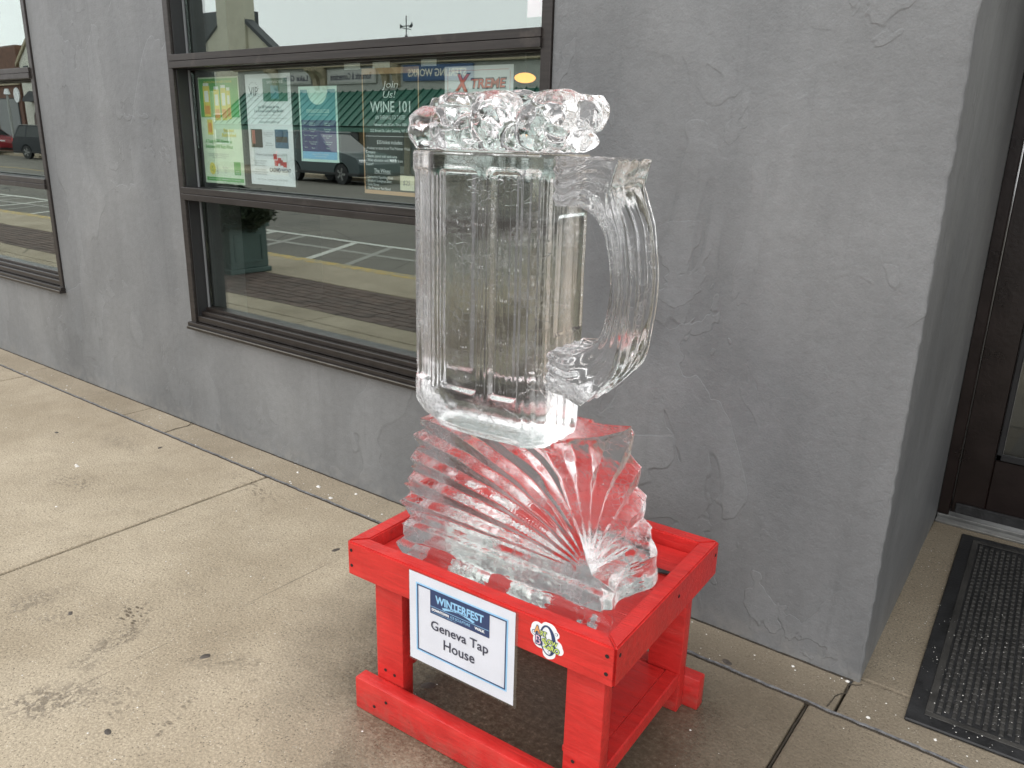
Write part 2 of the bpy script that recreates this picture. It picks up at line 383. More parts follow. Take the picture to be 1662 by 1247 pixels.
# ------------------------------------------------------------------ ground
terrain = BM().quad([(-150, -140, -1.2), (150, -140, -1.2), (150, 60, -1.2), (-150, 60, -1.2)]).obj('ground', flat('earth', (.10, .09, .07), .9))
tag(terrain, kind='structure')
walk = tag(empty('sidewalk'), kind='structure')
bed = BM().box(-40, 25, -2.02, 1.6, -.20, -.030).obj('joint_bed', M['joint'], walk)
def slab(x0, x1, y0, y1, mat, name='concrete_slab', z=0., bev=.006, jit=.0025):
    o = BM().box(x0, x1, y0, y1, -.12, z, bev, 2).obj(name, mat, walk)
    return o
SEAM = -.165
jx = [-38.6+2.253*i for i in range(28)]
jx = [-2.663+2.253*(i-12) for i in range(24)]
for a, b in zip(jx[:-1], jx[1:]):
    slab(a+.005, b-.005, -1.72, SEAM-.006, M['concrete'])
    slab(a+.005, b-.005, -2.015, -1.727, M['concrete'])
lx = [-30, -20, -12, -8, -6.1, -5.0, -3.85, -3.47, -.345]
for a, b in zip(lx[:-1], lx[1:]): slab(a+.002, b-.002, SEAM+.004, -.002, M['ledge'], 'ledge_slab')
slab(-.341, 1.96, SEAM+.004, .02, M['ledge'], 'ledge_slab')
slab(-.36, 1.96, .026, 1.245, M['ledge'], 'ledge_slab')
slab(1.965, 20, SEAM+.004, -.002, M['ledge'], 'ledge_slab')
# ragged caulk bead along the wall-side seam, and cracks as thin sunken ribbons
def ribbon(name, pts, wid, z, mat, parent, amp=.004, step=.012, th=.003):
    P = []
    for (x0, y0), (x1, y1) in zip(pts[:-1], pts[1:]):
        L = math.hypot(x1-x0, y1-y0); n = max(2, int(L/step))
        for i in range(n):
            t = i/n; P.append((x0+(x1-x0)*t, y0+(y1-y0)*t))
    P.append(pts[-1]); vs = []; fs = []
    for i, p in enumerate(P):
        q = P[min(i+1, len(P)-1)]; o_ = P[max(i-1, 0)]
        d = Vector((q[0]-o_[0], q[1]-o_[1])); d.normalize(); nn = Vector((-d.y, d.x))
        off = amp*(mnoise.noise(Vector((i*.23, 3.1*len(P) % 7, 0)))+.6*mnoise.noise(Vector((i*.9, 9, 0))))
        w = wid*(.6+.8*abs(mnoise.noise(Vector((i*.31, 5, 2)))))
        c = Vector(p)+nn*off
        for sgn, zz in ((-1, z-th), (-.6, z), (.6, z), (1, z-th)):
            v = c+nn*w*sgn*.5; vs.append((v.x, v.y, zz))
    for i in range(len(P)-1):
        for k in range(3):
            a = i*4+k; fs.append((a, a+1, a+5, a+4))
    return raw(name, vs, fs, mat, parent)
ribbon('caulk_bead', [(-14, SEAM-.004), (-3.2, SEAM-.001), (-.4, SEAM), (1.5, SEAM-.002), (6, SEAM)], .009, .0035, M['caulk'], walk, .005)
ribbon('dirt_line', [(-14, SEAM-.010), (6, SEAM-.008)], .007, .0022, M['joint'], walk, .004)
ribbon('dirt_line', [(-12, -.003), (-.34, -.003)], .008, .0020, M['joint'], walk, .004)
ribbon('crack', [(-3.46, -.16), (-3.475, -.09), (-3.46, -.04), (-3.49, -.004)], .004, .0016, M['joint'], walk, .004, .006, .001)
ribbon('crack', [(-.316, -.004), (-.345, -.03), (-.34, -.065), (-.362, -.10), (-.366, -.155)], .0045, .0016, M['joint'], walk, .003, .005, .001)
for a in jx[8:16]:
    ribbon('dirt_line', [(a, SEAM-.01), (a, -2.0)], .009, -.006, M['joint'], walk, .0015, .02)
def blob(name, x, y, r, mat, parent, h=.002, n=12, z=0.):
    vs = [(x, y, z+h)]; a0 = rnd.random()*6
    for i in range(n):
        t = 2*math.pi*i/n; k = r*(1+.28*math.sin(2*t+a0)+.15*rnd.uniform(-1, 1)); vs.append((x+.72*k*math.cos(t), y+.72*k*math.sin(t), z+h*.9))
    for i in range(n):
        v = vs[1+i]; vs.append((x+(v[0]-x)*1.25, y+(v[1]-y)*1.25, z+.0002))
    fs = []
    for i in range(n):
        j = (i+1) % n; fs.append((0, 1+i, 1+j)); fs.append((1+i, 1+n+i, 1+n+j, 1+j))
    return raw(name, vs, fs, mat, parent, True)
for (x, y, r) in [(-3.842, -.487, .015), (-1.961, -.406, .016), (-1.70, -1.341, .013), (-3.3, -.28, .014), (-2.27, -1.16, .011), (-.641, -.141, .016), (-1.22, -.735, .022), (-1.78, -1.03, .016)]:
    blob('gum_spot', x, y, r*.85, M['gum'], walk, .0012)
# salt grit and paint chips: small white crumbs nobody would count
vs = []; fs = []
def crumb(x, y, r, z=0.):
    b = len(vs); a = rnd.random()*6
    for k in range(5): t = a+k*1.257; q = r*rnd.uniform(.6, 1.2); vs.append((x+q*math.cos(t), y+q*math.sin(t), z+.0003))
    vs.append((x, y, z+r*.7))
    for k in range(5): fs.append((b+k, b+(k+1) % 5, b+5))
for i in range(520):
    x = rnd.uniform(-5, .9)
    y = -.165*rnd.random()**.8 if rnd.random() < .45 else rnd.uniform(-1.9, -.1)
    crumb(x, y, rnd.choice([.0012, .0016, .002, .003]) if rnd.random() < .96 else .005)
for i in range(130): crumb(rnd.uniform(-.33, .25), rnd.uniform(-.16, .95), rnd.choice([.0012, .0018, .0025]))
for (x, y, r) in [(-3.36, -.62, .011), (-3.38, -.615, .008), (-.352, -.015, .0075), (-.27, -.13, .006), (-2.42, -.10, .012), (-2.3, -.14, .010), (-2.25, -.05, .008), (-1.95, -.12, .009), (-2.6, -.06, .008)]: crumb(x, y, r)
grit = raw('salt_grit', vs, fs, M['white_chip'], walk); grit['kind'] = 'stuff'

# ------------------------------------------------------------------ the tap house building
tap = empty('tap_house', (0, 0, 0), 0, 'grey stucco shopfront wall with dark bronze windows and a dark recessed door', 'building')
GY = .075                       # glass plane
XW0, XW1, ZW0, ZW1 = -3.395, -1.402, .503, 2.62      # main window opening
XL0, XL1 = -6.70, -4.655
def wall_bands():
    b = BM()
    T = .30
    def q(x0, x1, z0, z1): b.quad([(x0, 0, z0), (x1, 0, z0), (x1, 0, z1), (x0, 0, z1)])
    xs = [-30, XL0, XL1, XW0, XW1, -.332]
    def lat(x0, x1, z0, z1): q(x0, x1, z0, z1)
    for i in range(5):
        x0, x1 = xs[i], xs[i+1]
        if i in (1, 3): lat(x0, x1, -.02, ZW0); lat(x0, x1, ZW1, 4.6)
        else:
            lat(x0, x1, -.02, ZW0); lat(x0, x1, ZW0, ZW1); lat(x0, x1, ZW1, 4.6)
    for (a, c) in ((XL0, XL1), (XW0, XW1)):
        b.quad([(a, 0, ZW0), (a, T, ZW0), (c, T, ZW0), (c, 0, ZW0)]); b.quad([(a, 0, ZW1), (a, T, ZW1), (c, T, ZW1), (c, 0, ZW1)])
        b.quad([(a, 0, ZW0), (a, T, ZW0), (a, T, ZW1), (a, 0, ZW1)]); b.quad([(c, 0, ZW0), (c, T, ZW0), (c, T, ZW1), (c, 0, ZW1)])
    return b.obj('stucco_wall', M['stucco'], tap)
wall_bands()
# the corner: an uneven plastered arris, the splayed reveal and the far jamb of the recess
vs = []; fs = []; nz = 320; prof = []
for j in range(nz+1):
    z = -.02+4.62*j/nz
    w = .004*mnoise.noise(Vector((0, 0, z*9)))+.0035*mnoise.noise(Vector((5, 0, z*33)))-.004*max(0, mnoise.noise(Vector((9, 0, z*21))))
    for (x, y) in ((-.332, 0), (-.328+w, -.0005+w*.4), (-.3235+w, .004), (-.3240+w*.5, .010), (-.326, .03), (-.360, 1.255)): vs.append((x, y, z))
for j in range(nz):
    for k in range(5): a = j*6+k; fs.append((a, a+1, a+7, a+6))
raw('reveal_wall', vs, fs, M['stucco'], tap, True)
BM().box(1.95, 14, 0, .3, -.02, 4.6, .004).obj('stucco_wall', M['stucco'], tap)
BM().quad([(1.95, .3, -.02), (1.95, 1.6, -.02), (1.95, 1.6, 4.6), (1.95, .3, 4.6)]).obj('reveal_wall', M['stucco'], tap)
BM().box(-.345, 1.949, .02, 1.5, 2.45, 4.6).obj('recess_ceiling', M['stucco'], tap)
BM().box(-30, 14, .3, 12, 4.4, 4.62).obj('roof', flat('roof_felt', (.05, .05, .05), .9), tap)
# dark interior behind the glass
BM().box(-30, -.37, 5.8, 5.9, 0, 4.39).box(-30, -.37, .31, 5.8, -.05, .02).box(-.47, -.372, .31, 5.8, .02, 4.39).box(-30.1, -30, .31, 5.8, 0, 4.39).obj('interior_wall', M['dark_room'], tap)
BM().box(-3.3, -1.0, 2.2, 2.8, .02, 1.02, .02).box(-5.6, -4.3, 2.6, 3.2, .02, .74, .02).obj('interior_counter', flat('dark_wood', (.05, .035, .025), .5), tap)

def window(x0, x1, bars=(1.118, 1.664), barh=.054):
    w = empty('window', (0, 0, 0)); w.parent = tap
    fw_ = .036
    for a in (x0+.002, x1-.002-fw_):
        BM().box(a, a+fw_, -.010, .100, ZW0+.002, ZW1-.002, .002).obj('jamb', M['bronze'], w, True)
    for sg_, a in ((1, x0+fw_+.0025), (-1, x1-fw_-.0025)):
        c_ = sorted((a, a+sg_*.006)); BM().box(c_[0], c_[1], .004, .0735, ZW0+.02, ZW1-.05, .001).obj('gasket', M['gasket'], w)
        c_ = sorted((a+sg_*.0062, a+sg_*.013)); BM().box(c_[0], c_[1], .056, .064, ZW0+.09, ZW1-.05, .001).obj('glazing_bead', M['alu_dull'], w)
    # stepped bottom rail and the thin bright-edged sill
    b = BM()
    xi0, xi1 = x0+fw_+.003, x1-fw_-.003
    b.box(xi0, xi1, .000, .10, ZW0+.030, ZW0+.058, .002).box(xi0, xi1, .022, .10, ZW0+.0585, ZW0+.078, .002).box(xi0, xi1, .046, .10, ZW0+.0785, ZW0+.093, .0015)
    b.obj('bottom_rail', M['bronze_dark'], w, True)
    BM().box(x0-.004, x1+.004, -.034, .0, ZW0-.004, ZW0+.012, .002).box(x0-.004, x1+.004, -.026, .0, ZW0+.0125, ZW0+.028, .001).obj('sill', M['bronze_dark'], w, True)
    BM().box(x0, x1, -.0365, -.0342, ZW0+.0085, ZW0+.0115).obj('sill_edge', M['alu'], w)
    BM().box(xi0, xi1, -.008, .10, ZW1-.05, ZW1-.003, .002).obj('head_rail', M['bronze'], w, True)
    for z in bars:
        b = BM(); b.box(xi0-.012, xi1+.006, -.020, .018, z-barh/2, z-.0008, .0015).box(xi0-.012, xi1+.006, -.0185, .018, z+.0008, z+barh/2, .0015).box(xi0+.007, xi1-.007, .0185, .09, z-.020, z+.020, .001)
        b.obj('glazing_bar', M['bronze'], w, True)
        BM().box(xi0+.014, xi1-.014, .050, .072, z-.030, z-.0205, .001).obj('gasket', M['gasket'], w); BM().box(xi0+.014, xi1-.014, .050, .072, z+.0205, z+.026, .001).obj('gasket', M['gasket'], w)
    zs = [ZW0+.086]+[z for z in bars]+[ZW1-.045]
    for z0, z1 in zip(zs[:-1], zs[1:]):
        BM().box(xi0, xi1, GY, GY+.006, z0+.0205 if z0 != zs[0] else z0, z1-.0205).obj('pane', M['pane'], w)
    return w
window(XW0, XW1); window(XL0, XL1, (1.090, 1.655))

# door in the recess
door = empty('door', (0, 0, 0)); door.parent = tap
DY = 1.25
BM().box(-.358, -.318, DY, DY+.06, .028, 2.4, .003).obj('jamb', M['door'], door, True); BM().box(-.3165, .6235, DY+.01, DY+.06, 2.25, 2.4, .003).obj('head_frame', M['door'], door, True); BM().box(.625, 1.948, DY, DY+.06, .028, 2.4, .003).obj('jamb', M['door'], door, True)
b = BM()
b.box(-.314, -.205, DY+.012, DY+.055, .04, 2.24, .003).box(.53, .62, DY+.012, DY+.055, .04, 2.24, .003).box(-.2045, .5295, DY+.013, DY+.054, .04, .285, .003).box(-.2045, .5295, DY+.013, DY+.054, 2.10, 2.24, .003)
b.obj('leaf', M['door'], door, True)
b = BM().box(-.2040, -.185, DY+.002, DY+.02, .287, 2.098, .003).box(-.2040, .529, DY+.002, DY+.02, .287, .312, .003); b.obj('glazing_bead', M['gasket'], door, True)
BM().box(-.184, .528, DY+.028, DY+.034, .30, 2.09).obj('pane', M['door_pane'], door)
BM().box(-.300, .61, DY-.004, DY+.0115, .045, .085, .003).obj('sweep', M['rubber'], door, True)
b = BM().box(-.356, 1.947, 1.216, 1.249, .0005, .010, .002)
for k in range(4): b.box(-.355, 1.946, 1.2185+k*.0078, 1.2220+k*.0078, .0102, .0140, .001)
b.box(-.356, 1.947, 1.2495, 1.30, .0005, .026, .002)
b.obj('threshold', M['alu'], door, True)

# ------------------------------------------------------------------ things fixed behind the window
PY = GY+.010
def poster(name, x0, x1, z0, z1, mat, label, cat='poster', th=.0004, y=PY):
    e = empty(name, ((x0+x1)/2, y, z0), 0, label, cat)
    cx, cz = (x0+x1)/2, z0
    if mat: sheet('paper', x0-cx, x1-cx, 0, 0, z1-z0, M[mat], e, th)
    return e, x1-x0, z1-z0
def rect(e, name, x0, x1, z0, z1, mat, y=-.0006): return BM().box(x0, x1, y, y+.0004, z0, z1).obj(name, M[mat], e)
def disc(e, name, x, z, rx, rz, mat, y=-.0010, n=32, a0=0., a1=2*math.pi):
    pts = [(x+rx*math.cos(a0+(a1-a0)*i/n), z+rz*math.sin(a0+(a1-a0)*i/n)) for i in range(n if a1-a0 > 6.2 else n+1)]
    return BM().prism(pts, y, y+.0003).obj(name, M[mat], e)
def tx(e, body, x, z, w=None, h=None, mat='black_ink', y=-.0014, **k): return text(body, x, y, z, w, h, mat, e, **k)

e, w, h = poster('poster', -3.325, -3.035, 1.166, 1.606, 'pale_green_paper', 'green and yellow drinks poster with cans in the window, leftmost of the row')
rect(e, 'print_block', -w/2+.006, w/2-.006, h*.63, h-.006, 'green_ink')
for (x, z0, z1, ww) in [(-.088, .28, .405, .048), (-.015, .265, .39, .038), (.035, .265, .395, .038), (.070, .27, .385, .026)]:
    rect(e, 'can_print', x-ww/2, x+ww/2, z0, z1, 'yellow_ink', -.0010); rect(e, 'can_print', x-ww*.3, x+ww*.3, z0+.06, z1-.02, 'white_ink', -.0014); rect(e, 'can_print', x-ww*.4, x+ww*.4, z0+.01, z0+.045, 'orange_ink', -.0014); rect(e, 'can_print', x-ww*.42, x+ww*.42, z1, z1+.012, 'white_ink', -.0010)
rect(e, 'can_print', -.098, -.058, .205, .268, 'yellow_ink', -.0010); rect(e, 'can_print', -.092, -.066, .215, .255, 'orange_ink', -.0014)
tx(e, 'SPARKLING HONEY DRINK', 0, h-.02, w*.7, .009, 'yellow_ink')
tx(e, 'Buzzed\nRefreshed', .055, .215, .10, .035, 'yellow_ink', off=.02)
tx(e, 'A Tasty NEW Alternative\nEveryone Will Buzz About', -.022, .165, .20, .042, 'green_ink', off=.015)
tx(e, 'Naturally flavored, lightly carbonated and made\nwith real local honey. Ask your server for one\nto enjoy today at the bar or to go', -.03, .117, .15, .022, 'grey_ink')
disc(e, 'seal_print', -.085, .062, .022, .026, 'yellow_ink'); tx(e, 'BE\nBEE', -.085, .062, .018, .022, 'green_ink')
tx(e, '0g\n5%', -.048, .06, .012, .04, 'grey_ink'); tx(e, 'Drink fresh\nlocal\nhoney', .012, .058, .04, .028, 'grey_ink')
rect(e, 'print_block', .075, .122, .04, .095, 'green_ink', -.0010); tx(e, 'honey\nhouse', .098, .052, .03, .014, 'white_ink')
rect(e, 'print_block', -w/2+.012, w/2-.006, .010, .026, 'green_ink', -.0010); tx(e, 'honeyhouse.com   #buzzabout   honeyhouse', 0, .018, w*.8, .006, 'white_ink', y=-.0018)

e, w, h = poster('poster', -2.988, -2.698, 1.176, 1.610, 'paper', 'white casino night benefit poster with three photos and red dice')
tx(e, 'VIP', -.092, h-.066, .060, .034, 'black_ink'); disc(e, 'ring_print', -.092, h-.066, .001, .001, 'grey_ink')
for k in range(22):
    if k % 11 in (0, 5, 10): continue
    a = 2*math.pi*k/22; rect(e, 'ring_print', -.092+.036*math.cos(a)-.004, -.092+.036*math.cos(a)+.004, h-.066+.036*math.sin(a)-.001, h-.066+.036*math.sin(a)+.001, 'grey_ink')
rect(e, 'photo_print', -.030, .125, h-.105, h-.018, 'photo_green'); rect(e, 'photo_print', .02, .07, h-.095, h-.045, 'teal_ink', -.0010); tx(e, 'services', .048, h-.030, .10, .014, 'white_ink')
tx(e, 'Join VIP Services for the\n2nd Annual Casino Night Benefit!', 0, h-.135, .19, .030, 'black_ink', off=.01)
tx(e, 'Saturday, February 10th  5:30 pm - 9 pm', 0, h-.158, .15, .008, 'grey_ink')
tx(e, 'Geneva Tap House, 252 Broad Street, Lake Geneva, WI', 0, h-.170, .225, .008, 'grey_ink')
tx(e, 'Individual Tickets: $35.00 each', 0, h-.184, .13, .009, 'black_ink')
rect(e, 'photo_print', -.128, -.052, h-.285, h-.212, 'photo_brown'); rect(e, 'photo_print', -.120, -.100, h-.270, h-.216, 'skin_ink', -.0010)
rect(e, 'photo_print', .030, .115, h-.285, h-.212, 'photo_blue'); rect(e, 'photo_print', .035, .11, h-.262, h-.240, 'photo_brown', -.0010)
tx(e, 'Hors d\'oeuvres, music\nand games of chance\nfor everyone', -.010, h-.232, .062, .020, 'grey_ink'); tx(e, 'Raffle and\nsilent auction', -.010, h-.27, .05, .014, 'grey_ink')
tx(e, '** Roulette, Craps, Blackjack, Texas Hold\'em **', 0, h-.313, .215, .010, 'grey_ink')
tx(e, 'Tickets are selling fast!\nDon\'t miss out\nGet yours today!\n\nCall 262-723-4043\nto reserve your spot or\nvisit vipservices.org', -.078, h-.365, .10, .062, 'grey_ink')
for (x, z) in ((.025, .115), (.052, .100), (.030, .090), (.066, .092), (.085, .086)): rect(e, 'dice_print', x-.011, x+.011, z-.011, z+.011, 'red_ink', -.0010)
rect(e, 'card_print', .072, .100, .094, .128, 'grey_ink'); rect(e, 'card_print', .0735, .0985, .0955, .1265, 'white_ink', -.0012)
tx(e, 'CASINO', .020, .062, .070, .017, 'black_ink', off=.02); tx(e, 'NIGHT', .093, .062, .058, .017, 'black_ink')
tx(e, 'vipservices.org      facebook.com      (262) 723-4043', 0, .022, .2, .006, 'grey_ink')

e, w, h = poster('poster', -2.652, -2.430, 1.280, 1.558, 'mint_ink', 'small navy book club flyer with a pale half circle at the top')
rect(e, 'print_block', -w/2+.010, w/2-.010, .155, h-.012, 'teal_ink'); rect(e, 'print_block', -w/2+.010, w/2-.010, .038, .155, 'purple_ink'); rect(e, 'print_block', -w/2+.010, w/2-.010, .010, .038, 'sky_ink')
disc(e, 'half_disc_print', 0, h-.012, .058, .055, 'mint_ink', a0=math.pi, a1=2*math.pi)
tx(e, 'EVENING BOOK CLUB', 0, .188, .13, .013, 'mint_ink'); tx(e, 'every second tuesday at the tap house', 0, .174, .12, .005, 'mint_ink')
for x in (-.035, .052):
    tx(e, 'Lessons in\nChemistry\n\nThe Midnight\nLibrary\n\nDemon Copper\nhead\n\nTomorrow and\nTomorrow\n\nHorse', x, .098, .050, .098, 'mint_ink'); 
tx(e, 'Jan 9\n\n\nFeb 13\n\n\nMar 12\n\n\nApr 9\n\n\nMay 14', -.077, .098, .018, .098, 'mint_ink'); tx(e, 'LAKE GENEVA LIBRARY\nask us for a copy', .008, .024, .10, .014, 'white_ink')

e = empty('menu_board', (-2.152, PY, 1.176), 0, 'dark wine tasting notice with thin tan frame and white writing', 'notice')
w, h = .282, .436
rect(e, 'frame', -w/2, w/2, h-.020, h, 'tan_frame'); rect(e, 'frame', -w/2, w/2, 0, .014, 'tan_frame'); rect(e, 'frame', -w/2, -w/2+.005, .0145, h-.0205, 'tan_frame'); rect(e, 'frame', w/2-.005, w/2, .0145, h-.0205, 'tan_frame')
rect(e, 'panel', -w/2+.0055, w/2-.0055, .0145, .262, 'board_dark', .0002)
tx(e, 'Join\nUs!', 0, h-.072, .075, .056, 'white_ink', shear=.3)
tx(e, 'WINE 101', 0, h-.130, .20, .038, 'white_ink', off=.01); tx(e, 'AN EVENING TO TASTE!', 0, h-.166, .15, .014, 'white_ink')
tx(e, 'February 6th, 2024 - Time TBD', 0, h-.192, .165, .012, 'white_ink', off=.01); tx(e, '252 Broad St. Lake Geneva, WI 53147', .005, h-.212, .215, .012, 'white_ink', off=.01)
rect(e, 'rule', -.13, .13, h-.2315, h-.2300, 'white_ink')
tx(e, '$25/ticket includes:', -.005, h-.252, .13, .015, 'white_ink', off=.01)
tx(e, '- 4 wines to taste from The Prisoner Wine\nCompany\n- Snacks paired with each wine\n- Wine education with Matt B. from\nLiquor!', -.128, h-.302, .225, .070, 'white_ink', align='LEFT', off=.008)
tx(e, 'The Wines:', -.045, h-.352, .085, .015, 'white_ink', off=.01); rect(e, 'rule', -.088, -.003, h-.3625, h-.3615, 'white_ink')
tx(e, '- Unshackled Sparkling Rose\n- Blindfold Sauvignon Blanc\n- Saldo Shiraz\n- The Prisoner Red Blend', -.130, h-.395, .140, .050, 'white_ink', align='LEFT', off=.008)
rect(e, 'card_print', .045, .115, .020, .072, 'cream_ink'); tx(e, '$25', .078, .046, .035, .02, 'grey_ink', shear=.2)

e, w, h = poster('poster', -1.893, -1.606, 1.300, 1.606, 'paper', 'white poster with big red slanted lettering behind the ice foam')
tx(e, 'X', -.066, h-.052, .064, .062, 'black_ink', off=.05, shear=.2, y=-.0010); tx(e, 'X', -.066, h-.052, .056, .054, 'coral_ink', off=.03, shear=.2)
tx(e, 'TREME', .042, h-.054, .148, .034, 'black_ink', off=.05, shear=.15, y=-.0010); tx(e, 'TREME', .042, h-.054, .140, .027, 'coral_ink', off=.02, shear=.15)
for z in (h-.014, .02): rect(e, 'rule', -.125, .125, z, z+.001, 'red_ink')
for x in (-.13, .13): rect(e, 'rule', x, x+.001, .025, h-.018, 'red_ink')
tx(e, 'DJ BINGO\nevery thursday night\n7 pm', 0, .12, .2, .09, 'red_ink')

e, w, h = poster('window_sign', -1.560, -1.452, 1.735, 2.05, 'pink_ink', 'pale pink paper sign at the right edge of the upper pane', 'sign')
for k in range(5): rect(e, 'print_block', -.035, .045, .06+k*.045, .09+k*.045, 'cream_ink')
# tabs of white tape along the top edge of the posters' pane
for (x0, x1) in ((-2.385, -2.30), (-2.235, -2.15), (-2.00, -1.93)):
    t_ = BM().box(x0, x1, PY, PY+.0004, 1.611, 1.632).obj('tape_tab', M['white_ink'])
    tag(t_, {-2.385: 'white tape tab on the glass above the book club flyer', -2.235: 'white tape tab above the left end of the wine notice', -2.00: 'white tape tab above the right end of the wine notice'}[x0], 'tape')
# warm pendant lamp inside the bar
def glowm():
    N = NT('lit_amber_shade'); em = N.n('ShaderNodeEmission'); em.inputs[0].default_value = (1, .42, .10, 1); em.inputs[1].default_value = 2.2
    return N.done(em.outputs[0])
pl = empty('pendant_lamp', (-2.60, 1.5, 1.69), 0, 'small amber pendant lamp glowing inside the bar, right end of the pane', 'lamp')
bm_ = BM(); bmesh.ops.create_uvsphere(bm_.bm, u_segments=20, v_segments=10, radius=.055); 
for v in bm_.bm.verts: v.co.z *= .45
bm_.obj('shade', glowm(), pl, True); BM().cyl((0, 0, 1.2), .004, 2.35).obj('cord', M['cable'], pl)

# ------------------------------------------------------------------ red stand
TH = .0425; B0 = Vector((-.60339, -.87958, 0))
st = empty('display_stand', B0, TH, 'bright red painted wooden stand carrying the ice beer mug', 'stand')
L_, W_, ZT, RH, RT = .714, .536, .464, .089, .038
def mitre(p0, p1, q1, q0, z0, z1, name='rail'):
    o = BM().prism([p0, p1, q1, q0], z0, z1, 'XY', .0035).obj(name, M['red'], st, True); return o
g = .0008
mitre((-L_+g, 0), (-g, 0), (-RT-g, RT), (-L_+RT+g, RT), ZT-RH, ZT)
mitre((0, g), (0, W_-g), (-RT, W_-RT-g), (-RT, RT+g), ZT-RH, ZT)
mitre((-L_+g, W_), (-g, W_), (-RT-g, W_-RT), (-L_+RT+g, W_-RT), ZT-RH, ZT)
mitre((-L_, g), (-L_, W_-g), (-L_+RT, W_-RT-g), (-L_+RT, RT+g), ZT-RH, ZT)
# tray boards, one with a gap where the drain cable runs
ys = [.0395, .158, .277, .372, .4965]
for k, (a, b_) in enumerate([(.0395, .165), (.167, .292), (.294, .362), (.384, .4965)]):
    BM().box(-L_+RT+.001, -RT-.001, a, b_, ZT-.060, ZT-.0345-.002*(k == 1), .002).obj('tray_board', M['red'], st, True)
def leg(x0, x1, y0, y1): return BM().box(x0, x1, y0, y1, .001, ZT-RH+.02, .004, 2).obj('leg', M['red'], st, True)
leg(-.665, -.578, RT+.001, RT+.039); leg(-.126, -.037, RT+.001, RT+.039)
leg(-.126, -.037, W_-RT-.039, W_-RT-.001); leg(-.665, -.578, W_-RT-.039, W_-RT-.001)
for y0, y1 in ((.0, RT), (W_-RT, W_)):
    BM().box(-.704, .002, y0, y1, 0, .089, .004, 2).obj('skid', M['red'], st, True)
# aprons and a low shelf on cross rails
for x0 in (-.075, -.665): BM().box(x0, x0+.036, .078, W_-.078, .078, .116, .003).obj('cross_rail', M['red'], st, True)
for y0, y1 in ((.078, W_-.080),):
    BM().box(-.150, -.0755, y0, y1, .098, .114, .002).obj('shelf_board', M['red'], st, True)
BM().box(-.576, -.128, W_-RT-.030, W_-RT-.001, ZT-RH-.07, ZT-RH+.015, .003).obj('apron', M['red'], st, True)
def screw(x, y, z, axis): 
    r = .0042; b = BM(); b.cyl((x, y, z), r, .0012, axis, 12); b.cyl((x, y-.0007*(axis == 'Y'), z) if axis == 'Y' else (x+.0007, y, z), r*.5, .0012, axis, 6); b.obj('screw', M['gasket'], st)
for p in [(-.018, -.0004, ZT-.022), (-.018, -.0004, ZT-.062), (-.700, -.0004, ZT-.022), (-.700, -.0004, ZT-.062), (-.64, -.0004, .03), (-.60, -.0004, .06), (-.09, -.0004, .03), (-.07, -.0004, .065)]: screw(*p, 'Y')
for p in [(-.636, RT+.0006, .115), (-.606, RT+.0006, .112), (-.10, RT+.0006, .125)]: screw(*p, 'Y')
for p in [(.0004, .30, .43), (.0004, .018, ZT-.022), (.0004, W_-.018, ZT-.03)]: screw(*p, 'X')

# cable in the tray
def tube(name, pts, r, mat, parent=None, n=10, closed=False):
    vs = []; fs = []; m = len(pts)
    for i, p in enumerate(pts):
        p = Vector(p); a = Vector(pts[max(i-1, 0)]); c = Vector(pts[min(i+1, m-1)]); d = (c-a).normalized()
        u = d.cross(Vector((0, 0, 1))); u = u.normalized() if u.length > 1e-4 else Vector((1, 0, 0)); v = d.cross(u)
        for k in range(n): t = 2*math.pi*k/n; q = p+u*r*math.cos(t)+v*r*math.sin(t); vs.append(q)
    for i in range(m-1):
        for k in range(n): a = i*n+k; b = i*n+(k+1) % n; fs.append((a, b, b+n, a+n))
    fs.append(tuple(range(n))[::-1]); fs.append(tuple((m-1)*n+k for k in range(n)))
    return raw(name, vs, fs, mat, parent, True)
cb = tube('cable', [(-.30, .373, .425), (-.20, .374, .424), (-.12, .372, .426), (-.085, .366, .436), (-.045, .358, .441), (-.041, .356, .441)], .0055, M['cable'])
cb.location = B0; cb.rotation_euler = (0, 0, TH); tag(cb, 'short black cable lying in the red tray at the right end of the ice', 'cable')

# ------------------------------------------------------------------ paper sign and sticker on the stand
sg = empty('paper_sign', B0, TH, 'laminated white paper sign reading Geneva Tap House on the red stand', 'sign')
sg.location = B0 + Vector((-.371*math.cos(TH), -.371*math.sin(TH), .229)); 
# local: x centred, z from 0 (bottom) to .229
tiltr = math.radians(1.2)
LX, HX = .1475, .2285
def s_rect(name, x0, x1, z0, z1, mat, y): return BM().box(x0, x1, y, y+.0003, z0, z1).obj(name, mat, sg)
s_rect('laminate', -LX, LX+.002, -.004, HX, M['film'], -.0022)
s_rect('laminate_back', -LX, LX+.002, -.004, HX, M['film'], -.0010)
s_rect('paper', -LX+.002, LX-.005, .001, HX-.002, M['paper'], -.0018)
